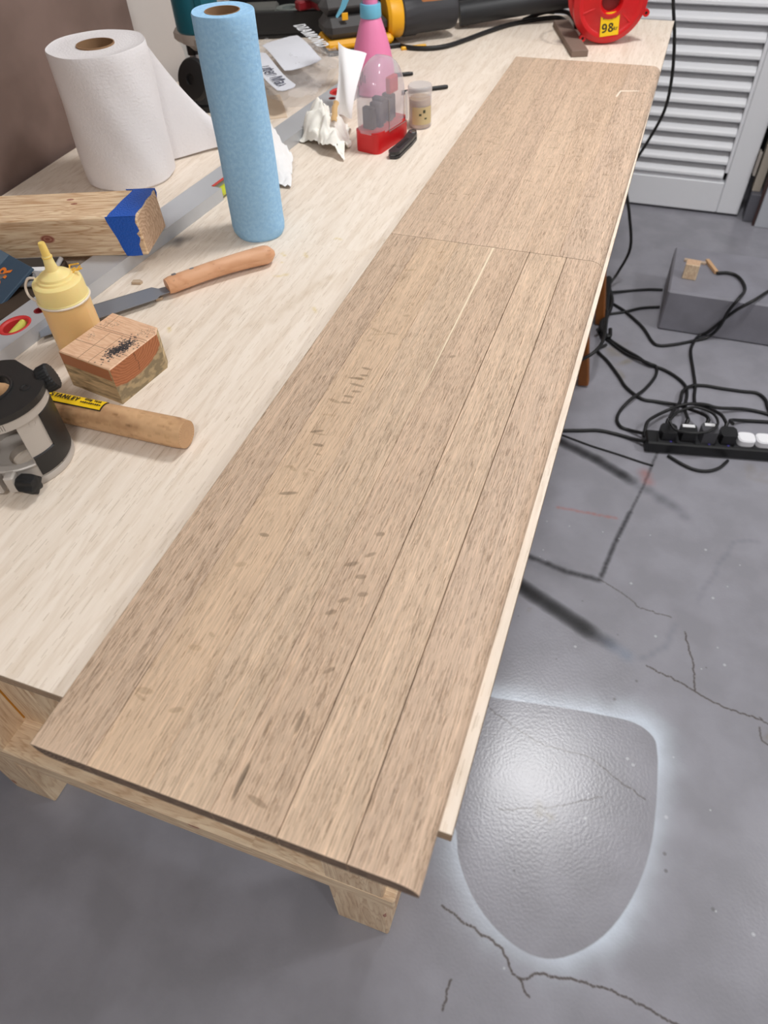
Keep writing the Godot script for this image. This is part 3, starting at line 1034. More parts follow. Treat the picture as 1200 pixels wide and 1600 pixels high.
func paper_rolls() -> void:
	# white roll
	var o := thing("white_paper_roll", "thick white paper towel roll standing upright beside the blue-taped timber", "paper roll", Vector3(-0.5946, BT, -1.0637))
	var R := 0.087
	var H := 0.2275
	var b := MB.new()
	var wob := func(a: float, y: float, r: float) -> float:
		if r < 0.05: return 0.0
		return 0.0012 * sin(a * 3.0 + y * 18.0) + 0.0008 * sin(a * 7.0 - y * 40.0)
	var pf := PackedVector2Array([Vector2(0.0, 0.0), Vector2(R - 0.006, 0.0), Vector2(R - 0.001, 0.005), Vector2(R, 0.02)])
	for k in 12: pf.append(Vector2(R, 0.02 + (H - 0.023) * (k + 1) / 12.0))
	pf.append_array(PackedVector2Array([Vector2(R - 0.001, H), Vector2(R - 0.003, H - 0.0012), Vector2(0.060, H - 0.0016), Vector2(0.036, H - 0.002), Vector2(0.0335, H - 0.002), Vector2(0.0335, H - 0.10), Vector2(0.0, H - 0.10)]))
	b.lathe(MT.paper, ID, pf, 96, wob)
	part("paper_winding", b, o)
	b = MB.new()
	b.lathe(MT.kraft, ID, PackedVector2Array([Vector2(0.0334, H - 0.11), Vector2(0.0334, H + 0.0005), Vector2(0.0315, H + 0.0005), Vector2(0.0315, H - 0.099), Vector2(0.0, H - 0.099)]), 48)
	part("cardboard_core", b, o)
	# last sheet pulled loose: leaves the roll at its back and sags to the bench
	b = MB.new()
	var a0 := Vector3(0.044, 0, -0.074)
	var dir := Vector3(0.36, 0, -1.0).normalized()
	var sd := Vector3(1.0, 0, 0.30).normalized()
	var f := func(u: float, v: float) -> Vector3:
		var top := H * 0.985 * pow(1.0 - u, 1.35) + 0.012 * u
		var bot := 0.004 + 0.008 * sin(u * 3.0) * u
		var y := lerpf(bot, top, v)
		var p := a0 + dir * (0.155 * u + 0.055 * (1.0 - v) * smoothstep(0.0, 0.35, u) * (1.0 - 0.6 * u))
		p += sd * (0.050 * u * u + 0.028 * sin(u * PI) * (1.0 - v) + 0.06 * u * u * (1.0 - v) * (1.0 - v))
		return Vector3(p.x, maxf(y, 0.002), p.z)
	b.sheet(MT.paper, f, 20, 12, 0.0007)
	part("loose_sheet", b, o)
	# blue roll
	o = thing("blue_paper_roll", "tall slim blue paper wiper roll standing upright in the middle of the bench", "paper roll", Vector3(-0.2384, BT, -0.9184))
	R = 0.0452
	H = 0.3265
	b = MB.new()
	var wob2 := func(a: float, y: float, r: float) -> float:
		if r < 0.033: return 0.0
		return 0.0010 * sin(a * 2.0 + 0.6) + 0.0006 * sin(a * 5.0 + y * 30.0)
	pf = PackedVector2Array([Vector2(0.0, 0.0), Vector2(R - 0.004, 0.0), Vector2(R - 0.0005, 0.006), Vector2(R + 0.0005, 0.016), Vector2(R, 0.03)])
	for k in 14: pf.append(Vector2(R, 0.03 + (H - 0.032) * (k + 1) / 14.0))
	pf.append_array(PackedVector2Array([Vector2(R - 0.001, H), Vector2(R - 0.003, H - 0.0005), Vector2(0.0265, H - 0.001), Vector2(0.0255, H - 0.001), Vector2(0.0255, H - 0.12), Vector2(0.0, H - 0.12)]))
	b.lathe(MT.bluepaper, ID, pf, 72, wob2)
	part("paper_winding", b, o)
	b = MB.new()
	b.lathe(MT.kraft, ID, PackedVector2Array([Vector2(0.0254, H - 0.12), Vector2(0.0254, H - 0.0005), Vector2(0.0238, H - 0.0005), Vector2(0.0238, H - 0.119), Vector2(0.0, H - 0.119)]), 40)
	part("cardboard_core", b, o)

func ragged(a: Vector2, b: Vector2, n: int, amp: float) -> PackedVector2Array:
	var o := PackedVector2Array()
	var nn := (b - a).orthogonal().normalized()
	for k in n + 1:
		o.append(a.lerp(b, float(k) / n) + nn * (rng.randf_range(-amp, amp) if k > 0 and k < n else 0.0))
	return o

func offcuts_and_level() -> void:
	# spirit level lying on its side
	var lv := thing("spirit_level", "long grey aluminium spirit level lying flat under the taped timber", "spirit level", Vector3(-0.385, BT, -1.05), 0.0)
	lv.rotation.y = atan2(-0.097, 1.0) * 1.0
	var L := 1.24
	var W := 0.058
	var Hh := 0.022
	var alu := mat(c8(196, 198, 202), 0.42, 0.35)
	var cs := CSGCombiner3D.new()
	cs.name = "beam"
	lv.add_child(cs)
	var bx := CSGBox3D.new()
	bx.name = "bar"
	bx.size = Vector3(W, Hh, L)
	bx.position = Vector3(0, Hh / 2 + 0.0003, 0)
	bx.material = alu
	cs.add_child(bx)
	var cuts := [[0.0, 0.532, 0.021, 0.026], [0.0, -0.490, 0.021, 0.026], [0.006, 0.488, 0.008, 0.008], [0.006, -0.445, 0.008, 0.008]]
	for c in cuts:
		var cy := CSGCylinder3D.new()
		cy.name = "hole"
		cy.operation = CSGShape3D.OPERATION_SUBTRACTION
		cy.radius = 1.0
		cy.height = 0.05
		cy.sides = 32
		cy.scale = Vector3(c[2], 1.0, c[3])
		cy.position = Vector3(c[0], Hh / 2, c[1])
		cy.material = alu
		cs.add_child(cy)
	var nt := CSGBox3D.new()
	nt.name = "notch"
	nt.operation = CSGShape3D.OPERATION_SUBTRACTION
	nt.size = Vector3(0.022, 0.05, 0.075)
	nt.position = Vector3(W / 2 - 0.008, Hh / 2, 0.0)
	nt.material = alu
	cs.add_child(nt)
	var redm := mat(c8(204, 52, 52), 0.5)
	var vialm := mat(c8(206, 204, 96), 0.2)
	for c in [[0.532, "round"], [-0.490, "round"]]:
		var b := MB.new()
		var ring := PackedVector2Array([Vector2(0.74, 0.008), Vector2(1.0, 0.008), Vector2(1.0, 0.0222), Vector2(0.98, 0.0232), Vector2(0.80, 0.0226), Vector2(0.74, 0.0205), Vector2(0.74, 0.008)])
		b.lathe(redm, Transform3D(Basis.from_scale(Vector3(0.0208, 1, 0.0258)), Vector3(0, 0, c[0])), ring, 40)
		part("vial_surround", b, lv, "red oval vial surround")
		b = MB.new()
		b.box(mat(c8(150, 132, 96), 0.7), T(0, 0.006, c[0]), Vector3(0.027, 0.006, 0.034), 0.001)
		b.tube(vialm, PackedVector3Array([Vector3(-0.004, 0.014, c[0] - 0.018), Vector3(0.001, 0.0145, c[0]), Vector3(0.005, 0.014, c[0] + 0.017)]), 0.0065, 12)
		part("vial", b, lv)
	for zz in [0.488, -0.445]:
		var b := MB.new()
		b.lathe(mat(c8(118, 20, 24), 0.5), T(0.006, 0, zz), PackedVector2Array([Vector2(0, 0.010), Vector2(0.0055, 0.010), Vector2(0.0060, 0.0225), Vector2(0.0082, 0.0228), Vector2(0.0082, 0.012)]), 24)
		part("plug", b, lv, "dark red hanging hole plug")
	var b2 := MB.new()
	b2.box(mat(c8(200, 62, 50), 0.5), T(0.0095, 0.0225, 0.0), Vector3(0.006, 0.0012, 0.075), 0.0003)
	part("stripe", b2, lv, "red stripe over the centre vial")
	b2 = MB.new()
	b2.tube(mat(c8(196, 204, 60), 0.15), PackedVector3Array([Vector3(0.021, 0.011, 0.037), Vector3(0.021, 0.0115, 0.0), Vector3(0.021, 0.011, -0.037)]), 0.0085, 14)
	part("vial", b2, lv, "yellow-green centre vial")
	# softwood offcut with blue masking tape, its end resting on the level
	var ang := atan2(0.065, 0.25)
	var tb := thing("timber_offcut", "pine timber offcut with blue masking tape round its end, lying across the level", "timber", Vector3(-0.35 + 0.0125, BT + 0.0260, -0.758 - 0.047), ang)
	tb.rotation.z = deg_to_rad(2.6)
	var LL := 0.40
	var hh := 0.0645
	var dd := 0.097
	var b := MB.new()
	b.box(MT.timber, T(-LL / 2 - 0.028, hh / 2, 0.0), Vector3(LL, hh, dd), 0.0022, MT.pine_end, Vector2(0.17, 0.05))
	part("timber", b, tb)
	var tape := mat(c8(24, 92, 196), 0.5)
	var tn := noise_tex(128, 0.05, 91, 2)
	bump(tape, tn, 0.08, 30.0)
	var xe := -0.028
	# top, front and back of the tape with torn edges
	b = MB.new()
	var top := ragged(Vector2(xe - 0.048, -dd / 2 - 0.001), Vector2(xe - 0.036, dd / 2 + 0.001), 7, 0.0016)
	top.append_array(ragged(Vector2(xe + 0.0004, dd / 2 + 0.001), Vector2(xe - 0.001, -dd / 2 - 0.001), 9, 0.0022))
	b.prism(tape, Transform3D(Basis(Vector3.RIGHT, -PI / 2), Vector3(0, hh, 0)), top, 0.0001, 0.0010)
	var fr := ragged(Vector2(xe - 0.051, hh + 0.001), Vector2(xe - 0.040, 0.012), 7, 0.0018)
	fr.append_array(ragged(Vector2(xe - 0.037, 0.0005), Vector2(xe - 0.010, 0.0005), 3, 0.001))
	fr.append_array(ragged(Vector2(xe - 0.010, 0.012), Vector2(xe + 0.0002, hh + 0.001), 9, 0.003))
	b.prism(tape, T(0, 0, dd / 2), fr, 0.0001, 0.0010)
	var bk := ragged(Vector2(xe - 0.05, hh + 0.001), Vector2(xe - 0.04, 0.02), 6, 0.002)
	bk.append_array(ragged(Vector2(xe - 0.004, 0.03), Vector2(xe + 0.0005, hh + 0.001), 5, 0.002))
	b.prism(tape, T(0, 0, -dd / 2), bk, -0.0010, -0.0001)
	part("masking_tape", b, tb, "torn blue masking tape")
	# square offcut used as a glue block
	var bl := thing("wood_block", "square wooden block offcut with black ink stamps and a red heartwood end", "wood block", Vector3(-0.2375, BT, -0.4915), deg_to_rad(-9.5))
	b = MB.new()
	var S := Vector3(0.091, 0.056, 0.101)
	var hx := S.x / 2; var hz := S.z / 2
	var ch := 0.012
	# plan outline with the far right corner planed off
	var plan := PackedVector2Array([Vector2(-hx, hz), Vector2(hx, hz), Vector2(hx, -hz + ch), Vector2(hx - ch * 0.8, -hz), Vector2(-hx, -hz)])
	var W2: Material = MT.weather
	for i in plan.size():
		var p := plan[i]
		var q2 := plan[(i + 1) % plan.size()]
		var d := q2 - p
		var out := Vector3(-d.y, 0, d.x)
		if out.dot(Vector3((p.x + q2.x) / 2, 0, (p.y + q2.y) / 2)) < 0: out = -out
		var m: Material = MT.heart_end if i == 1 else W2
		var u0 := 1.0; var u1 := 1.0
		if i == 1:
			u0 = 0.0; u1 = 1.0
		else:
			u0 = 0.0; u1 = d.length()
		var hgt := 1.0 if i == 1 else S.y
		var yb := 0.0
		var bev := 0.0012
		b.quad(m, Vector3(p.x, yb, p.y), Vector3(q2.x, yb, q2.y), Vector3(q2.x, S.y - bev, q2.y), Vector3(p.x, S.y - bev, p.y), out, Vector2(u0, hgt), Vector2(u1, hgt), Vector2(u1, 0), Vector2(u0, 0), b.ng())
		var pi2 := p * (1.0 - bev / 0.045)
		var qi2 := q2 * (1.0 - bev / 0.045)
		b.quad(MT.pinkwood, Vector3(p.x, S.y - bev, p.y), Vector3(q2.x, S.y - bev, q2.y), Vector3(qi2.x, S.y, qi2.y), Vector3(pi2.x, S.y, pi2.y), out + Vector3.UP * 0.05, Vector2(p.x / S.x + 0.5, p.y / S.z + 0.5), Vector2(q2.x / S.x + 0.5, q2.y / S.z + 0.5), Vector2(qi2.x / S.x + 0.5, qi2.y / S.z + 0.5), Vector2(pi2.x / S.x + 0.5, pi2.y / S.z + 0.5), b.ng())
	var ix := Geometry2D.triangulate_polygon(plan)
	var g := b.ng()
	for i in range(0, ix.size(), 3):
		var u: Array = []
		var v: Array = []
		for k in 3:
			var p := plan[ix[i + k]] * (1.0 - 0.0012 / 0.045)
			v.append(Vector3(p.x, S.y, p.y))
			u.append(Vector2(p.x / S.x + 0.5, p.y / S.z + 0.5))
		b.tri(MT.pinkwood, v[0], v[1], v[2], Vector3.UP, u[0], u[1], u[2], g)
		b.tri(W2, v[0] - Vector3(0, S.y, 0), v[1] - Vector3(0, S.y, 0), v[2] - Vector3(0, S.y, 0), Vector3.DOWN, u[0], u[1], u[2], b.ng())
	part("block", b, bl)
	# a reddish upper band on the near side
	b = MB.new()
	b.box(mat(c8(176, 116, 80), 0.65), T(-0.001, S.y - 0.0105, hz + 0.0001), Vector3(S.x - 0.004, 0.017, 0.0006), 0.0)
	part("heartwood_band", b, bl, "reddish heartwood band on the near side")
	# pale chips of wood lying by the block
	for c in [[-0.318, -0.430, 0.024, 0.011, 0.5], [-0.292, -0.672, 0.012, 0.006, 0.9], [-0.353, -0.705, 0.016, 0.009, 0.3]]:
		b = MB.new()
		b.prism(MT.plyedge[0], Transform3D(Basis(Vector3.RIGHT, -PI / 2), Vector3.ZERO), PackedVector2Array([Vector2(-c[2] / 2, -c[3] / 2), Vector2(c[2] * 0.4, -c[3] * 0.6), Vector2(c[2] * 0.55, 0), Vector2(c[2] * 0.2, c[3] / 2), Vector2(-c[2] * 0.45, c[3] * 0.4)]), 0.0, 0.004)
		var lab: String = ["pale wood chip between the ink-stamped block and the hammer handle", "tiny wood chip beside the saw blade, left of it", "small brown wood chip beside the level near the saw"][[-0.318, -0.292, -0.353].find(c[0])]
		solo("wood_chip", b, lab, "wood chip", "", Vector3(c[0], BT + 0.0002, c[1]), c[4])

func glue_bottle() -> void:
	var o := thing("glue_bottle", "translucent squeeze bottle of yellow wood glue with a nozzle cap", "glue bottle", Vector3(-0.332, BT, -0.531), 0.0)
	var glue := mat(c8(252, 206, 142), 0.35)
	glue.subsurf_scatter_enabled = true
	glue.subsurf_scatter_strength = 0.25
	var cap := mat(c8(252, 228, 156), 0.4)
	cap.subsurf_scatter_enabled = true
	cap.subsurf_scatter_strength = 0.25
	var b := MB.new()
	var R := 0.0335
	b.lathe(glue, ID, PackedVector2Array([Vector2(0, 0.001), Vector2(R - 0.004, 0), Vector2(R - 0.001, 0.003), Vector2(R, 0.008), Vector2(R, 0.040), Vector2(R - 0.0005, 0.060), Vector2(R, 0.078), Vector2(R - 0.002, 0.081), Vector2(0, 0.082)]), 48)
	part("bottle", b, o)
	b = MB.new()
	b.lathe(cap, ID, PackedVector2Array([Vector2(0.030, 0.079), Vector2(R + 0.0010, 0.079), Vector2(R + 0.0012, 0.083), Vector2(R + 0.0002, 0.084), Vector2(R - 0.0002, 0.100), Vector2(R - 0.001, 0.1055), Vector2(R - 0.004, 0.1075), Vector2(0.0255, 0.108), Vector2(0.0245, 0.1105), Vector2(0.0225, 0.1115), Vector2(0.0215, 0.1115), Vector2(0.0205, 0.1145), Vector2(0.0185, 0.1160), Vector2(0.0140, 0.1175), Vector2(0.0085, 0.1215), Vector2(0.0070, 0.130), Vector2(0.0058, 0.142), Vector2(0.0, 0.1425)]), 48)
	part("nozzle_cap", b, o)
	b = MB.new()
	b.lathe(mat(c8(248, 214, 118), 0.4), ID, PackedVector2Array([Vector2(0.0058, 0.1385), Vector2(0.0068, 0.1385), Vector2(0.0068, 0.1405), Vector2(0.0056, 0.141), Vector2(0.0046, 0.1575), Vector2(0.0040, 0.159), Vector2(0, 0.1592)]), 20)
	part("tip_cap", b, o, "darker yellow tip cap")
	# strap: loop from the foot of the cap up to the tip side
	b = MB.new()
	var clear := mat(c8(236, 222, 206), 0.35)
	var ring := PackedVector3Array()
	for k in 33:
		var a := TAU * k / 32.0
		ring.append(Vector3(cos(a) * (R + 0.0012), 0.0805, sin(a) * (R + 0.0012)))
	b.tube(clear, ring, 0.0017, 8, false)
	b.tube(clear, curve(PackedVector3Array([Vector3(-0.028, 0.0815, 0.021), Vector3(-0.041, 0.085, 0.018), Vector3(-0.045, 0.096, 0.014), Vector3(-0.039, 0.107, 0.010), Vector3(-0.029, 0.1085, 0.008)])), 0.0018, 8)
	part("strap", b, o, "clear plastic cap strap")
	b = MB.new()
	for s in [[0.012, -0.020, 0.5], [0.006, -0.024, 2.0], [0.018, -0.015, 1.2]]:
		b.tube(mat(c8(238, 186, 70), 0.5), curve(PackedVector3Array([Vector3(s[0], 0.1115, s[1]), Vector3(s[0] + 0.004 * cos(s[2]), 0.1135, s[1] - 0.003), Vector3(s[0] + 0.008 * cos(s[2]), 0.1125, s[1] - 0.006 * sin(s[2])), Vector3(s[0] + 0.011, 0.116, s[1] - 0.007)])), 0.0011, 6)
	part("dried_glue", b, o, "crumbs of dried glue on the cap")

func saw_and_hammer() -> void:
	# pull saw: local +x runs from the tip to the handle end
	var d := Vector2(0.215, -0.262)
	var ang := atan2(0.262, 0.215)
	var o := thing("pull_saw", "pull saw with grey toothed blade and plain wooden handle lying behind the block", "saw", Vector3(-0.287, BT, -0.683), ang)
	# blade in local coordinates (x, -z)
	var b := MB.new()
	var pl := PackedVector2Array()
	pl.append_array(PackedVector2Array([Vector2(-0.195, -0.020), Vector2(-0.018, -0.017), Vector2(-0.010, -0.010), Vector2(0.012, -0.009), Vector2(0.012, 0.009), Vector2(-0.006, 0.011), Vector2(-0.012, 0.019)]))
	var nteeth := 56
	for k in nteeth:
		var x := lerpf(-0.012, -0.190, (k + 0.5) / nteeth)
		var x2 := lerpf(-0.012, -0.190, (k + 1.0) / nteeth)
		var yy := lerpf(0.0190, 0.0235, (k + 0.5) / nteeth)
		pl.append(Vector2(x, yy + 0.0016))
		pl.append(Vector2(x2, yy))
	var blade := mat(c8(132, 136, 144), 0.42, 0.15)
	b.prism(blade, Transform3D(Basis(Vector3.RIGHT, -PI / 2), Vector3(0, 0.010, 0)), pl, -0.0004, 0.0004)
	part("blade", b, o, "grey steel blade")
	b = MB.new()
	var pts := PackedVector3Array()
	for k in 25:
		var t := k / 24.0
		pts.append(Vector3(0.006 + 0.184 * t, 0.0155 + 0.002 * sin(t * PI), -0.003 * sin(t * PI)))
	var rf := func(t: float) -> float:
		var r := 0.0140 - 0.0008 * sin(t * PI * 0.9) + 0.0030 * t * t
		if t > 0.90: r *= sqrt(maxf(0.02, 1.0 - pow((t - 0.90) / 0.105, 2.0)))
		if t < 0.02: r *= 0.88
		return r
	b.tube(MT.sawhandle, pts, rf, 20, true, 0.92)
	part("handle", b, o)
	b = MB.new()
	for x in [0.022, 0.052]:
		b.box(MT.steel, Transform3D(Basis(Vector3(0, 0, 1), 0.0), Vector3(x, 0.0290, -0.004)), Vector3(0.007, 0.001, 0.005), 0.0003)
	part("rivet", b, o, "small steel plate rivets in the handle")
	# hammer: handle end at +x
	var h := thing("hammer", "hammer with a round ash handle and yellow label behind the router base", "hammer", Vector3(-0.073, BT, -0.3895), 0.02)
	b = MB.new()
	pts = PackedVector3Array()
	for k in 31:
		var t := k / 30.0
		pts.append(Vector3(-0.36 * t, 0.0195 - 0.001 * t, 0.0))
	var rh := func(t: float) -> float:
		var r := 0.0192 - 0.0022 * t
		if t < 0.012: r -= 0.0016
		return r
	b.tube(MT.handle, pts, rh, 28, true, 0.98)
	part("handle", b, h)
	b = MB.new()
	b.box(MT.darkgrey, T(-0.352, 0.021, 0.0), Vector3(0.032, 0.034, 0.030), 0.004)
	b.tube(MT.darkgrey, PackedVector3Array([Vector3(-0.352, 0.021, 0.015), Vector3(-0.352, 0.021, 0.030), Vector3(-0.352, 0.021, 0.031), Vector3(-0.352, 0.021, 0.052)]), func(t: float) -> float: return 0.011 if t < 0.5 else 0.0145, 20)
	b.tube(MT.darkgrey, PackedVector3Array([Vector3(-0.352, 0.020, -0.015), Vector3(-0.352, 0.018, -0.045), Vector3(-0.352, 0.010, -0.075)]), func(t: float) -> float: return 0.012 - 0.007 * t, 12, true, 0.7)
	part("head", b, h, "steel head, hidden by the router base")
	# label: a curved patch on the upper back of the handle
	var lab := MB.new()
	var ac := deg_to_rad(97.0)
	var band := func(x0: float, x1: float, w: float, lift: float) -> Callable:
		return func(u: float, v: float) -> Vector3:
			var x := lerpf(x0, x1, u)
			var r: float = rh.call(-x / 0.36) + lift
			var a := ac + (v - 0.5) * w
			return Vector3(x, 0.0195 + x * 0.001 / 0.36 + sin(a) * r * 0.98, cos(a) * r)
	lab.sheet(MT.ink, band.call(-0.232, -0.112, 1.10, 0.0005), 12, 10, 0.0004)
	lab.sheet(MT.yellow, band.call(-0.2305, -0.1135, 0.96, 0.0010), 12, 10, 0.0004)
	part("label", lab, h, "yellow printed label with a black border")
	var X := Transform3D(Basis(Vector3.RIGHT, -(PI - ac) + PI * 0.0), Vector3.ZERO)
	# lettering laid on the label, tangent to it
	var nrm := Vector3(0, sin(ac), cos(ac))
	var upv := Vector3(0, cos(ac), -sin(ac))
	upv = -Vector3(0, -cos(ac), sin(ac))
	var bas := Basis(Vector3(1, 0, 0), nrm.cross(Vector3(1, 0, 0)), nrm)
	var r0 := 0.0201
	text_part("STANLEY", 0.0100, MT.ink, h, Transform3D(bas, Vector3(-0.1695, 0.0190, 0) + nrm * r0), "lettering", true)
	text_part("450g  16oz", 0.0050, MT.ink, h, Transform3D(bas, Vector3(-0.130, 0.0190, 0) + nrm * r0 + bas.y * 0.0032), "lettering", true)
	b = MB.new()
	for k in 10:
		b.box(MT.ink, Transform3D(bas, Vector3(-0.1435 + 0.0030 * k, 0.0190, 0) + nrm * (r0 - 0.0001) - bas.y * 0.0032), Vector3(0.0019, 0.0018 + 0.0006 * (k % 3), 0.0003), 0.0)
	part("small_print", b, h)

func arc(b: MB, m: Material, r0: float, r1: float, y0: float, y1: float, d0: float, d1: float, bev := 0.0006) -> void:
	# a wall of a ring between two angles (degrees), with closed ends
	var a0 := deg_to_rad(d0)
	var a1 := deg_to_rad(d1)
	var pf := PackedVector2Array([Vector2(r0, y0), Vector2(r1 - bev, y0), Vector2(r1, y0 + bev), Vector2(r1, y1 - bev), Vector2(r1 - bev, y1), Vector2(r0, y1), Vector2(r0, y0)])
	b.lathe(m, ID, pf, maxi(6, int((d1 - d0) / 4.0)), null, a0, a1)
	for a in [[a0, -1.0], [a1, 1.0]]:
		var c := Vector3(cos(a[0]), 0, sin(a[0]))
		var out: Vector3 = Vector3(-sin(a[0]), 0, cos(a[0])) * a[1]
		b.quad(m, c * r0 + Vector3(0, y0, 0), c * r1 + Vector3(0, y0, 0), c * r1 + Vector3(0, y1, 0), c * r0 + Vector3(0, y1, 0), out, Vector2.ZERO, Vector2(0.01, 0), Vector2(0.01, 0.01), Vector2(0, 0.01), b.ng())

func router_base() -> void:
	var o := thing("router_base", "cast aluminium trim router base with a black top plate and black knobs", "router base", Vector3(-0.2535, BT, -0.3085), 0.0)
	var alu: Material = MT.castalu
	var blackp := mat(c8(30, 29, 29), 0.42)
	var b := MB.new()
	b.lathe(alu, ID, PackedVector2Array([Vector2(0.020, 0), Vector2(0.0535, 0), Vector2(0.0545, 0.001), Vector2(0.0545, 0.008), Vector2(0.0535, 0.0095), Vector2(0.020, 0.0095), Vector2(0.020, 0)]), 64)
	part("foot_ring", b, o, "silver foot ring")
	# wall of the body: columns and openings; angles from +x towards +z
	b = MB.new()
	arc(b, alu, 0.047, 0.0530, 0.0095, 0.0900, -90.0, 31.0)
	arc(b, alu, 0.047, 0.0530, 0.0095, 0.0300, 31.0, 105.0)
	arc(b, alu, 0.047, 0.0530, 0.0095, 0.0900, 105.0, 185.0)
	arc(b, alu, 0.047, 0.0530, 0.0095, 0.0300, 185.0, 270.0)
	arc(b, alu, 0.046, 0.0560, 0.0860, 0.0985, 0.0, 360.0)
	part("body", b, o)
	b = MB.new()
	arc(b, alu, 0.046, 0.0555, 0.0285, 0.0325, 31.0, 105.0, 0.0012)
	part("window_sill", b, o, "bright machined edge under the window")
	b = MB.new()
	for k in 9:
		var a := deg_to_rad(42.0 + k * 2.6)
		b.box(MT.ink, Transform3D(Basis(Vector3.UP, -a), Vector3(cos(a) * 0.05602, 0.0925, sin(a) * 0.05602)), Vector3(0.0003, 0.006 if k % 4 else 0.008, 0.0005), 0.0)
	part("depth_scale", b, o, "fine black scale marks")
	b = MB.new()
	arc(b, blackp, 0.048, 0.0545, 0.0110, 0.0850, -75.0, -1.0, 0.0015)
	arc(b, blackp, 0.048, 0.0545, 0.0110, 0.0400, -1.0, 30.0, 0.0015)
	part("grip", b, o, "black rubber side grip")
	# top plate: a black ring with a flat cut towards the back
	b = MB.new()
	var ot := PackedVector2Array()
	for k in 61:
		var a := deg_to_rad(-42.0 + 300.0 * k / 60.0)
		ot.append(Vector2(cos(a), sin(a)) * 0.0575)
	var hole := PackedVector2Array()
	for k in 41:
		var a := TAU * k / 40.0
		hole.append(Vector2(cos(a), sin(a)) * 0.0235 + Vector2(-0.004, 0.0))
	var full := PackedVector2Array(ot)
	# bridge the hole into the outline so that the plate has a real opening
	var s := 30
	full = ot.slice(0, s + 1)
	for k in 41:
		full.append(hole[(40 - k + 18) % 40])
	full.append_array(ot.slice(s))
	var pm := MB.new()
	pm.prism(blackp, Transform3D(Basis(Vector3.RIGHT, PI / 2), Vector3(0, 0.1065, 0)), full, 0.0, 0.0080)
	part("top_plate", pm, o, "black top plate with a round opening")
	b = MB.new()
	b.lathe(blackp, T(-0.004, 0, 0), PackedVector2Array([Vector2(0.0235, 0.1064), Vector2(0.0275, 0.1064), Vector2(0.0270, 0.1085), Vector2(0.0250, 0.1090), Vector2(0.0235, 0.1080), Vector2(0.0235, 0.1064)]), 40)
	part("collar", b, o)
	b = MB.new()
	b.lathe(MT.ink, T(0.034, 0.1064, -0.016), PackedVector2Array([Vector2(0.006, 0), Vector2(0.0055, 0.0012), Vector2(0.0035, 0.0012), Vector2(0.003, 0.0004), Vector2(0, 0.0004)]), 20)
	part("screw", b, o)
	b = MB.new()
	b.lathe(MT.ink, Transform3D(Basis(Vector3(sin(0.2), 0, -cos(0.2)), -PI / 2), Vector3(cos(0.2) * 0.0530, 0.080, sin(0.2) * 0.0530)), PackedVector2Array([Vector2(0.0042, 0), Vector2(0.0042, 0.0006), Vector2(0, 0.0006)]), 16)
	part("screw_hole", b, o)
	# knurled knob on the back right
	var kn := MB.new()
	var dirk := Vector3(0.72, 0.30, -0.62).normalized()
	var q := Quaternion(Vector3.UP, dirk)
	var kx := Transform3D(Basis(q), Vector3(0.028, 0.094, -0.038))
	var knurl := func(a: float, y: float, r: float) -> float:
		return 0.0006 * signf(sin(a * 22.0)) if r > 0.012 and y > 0.006 else 0.0
	kn.lathe(MT.rubber, kx, PackedVector2Array([Vector2(0.008, 0.0), Vector2(0.010, 0.004), Vector2(0.0145, 0.0065), Vector2(0.0155, 0.009), Vector2(0.0155, 0.0195), Vector2(0.0140, 0.0215), Vector2(0, 0.0225)]), 88, knurl)
	part("knob", kn, o, "black knurled adjusting knob")
	# clamp at the near side: bracket and wing knob
	b = MB.new()
	var ca := deg_to_rad(66.0)
	var cx := Transform3D(Basis(Vector3.UP, -ca), Vector3.ZERO)
	b.box(alu, cx * T(0.0590, 0.020, -0.004), Vector3(0.016, 0.024, 0.012), 0.002)
	b.box(alu, cx * T(0.0590, 0.020, 0.014), Vector3(0.016, 0.024, 0.012), 0.002)
	part("clamp_lug", b, o, "silver clamp lugs")
	var wk := MB.new()
	var wd := (cx.basis * Vector3(0.25, 0, -1.0)).normalized()
	var wq := Transform3D(Basis(Quaternion(Vector3.UP, wd)), cx * Vector3(0.0600, 0.0185, -0.009))
	var lobes := func(a: float, y: float, r: float) -> float:
		return 0.0016 * sin(a * 6.0) if r > 0.007 and y > 0.004 else 0.0
	wk.lathe(MT.rubber, wq, PackedVector2Array([Vector2(0.006, 0), Vector2(0.009, 0.003), Vector2(0.0105, 0.007), Vector2(0.0112, 0.018), Vector2(0.0102, 0.0245), Vector2(0.005, 0.0262), Vector2(0.0, 0.0262)]), 48, lobes)
	part("wing_knob", wk, o, "black clamp knob")

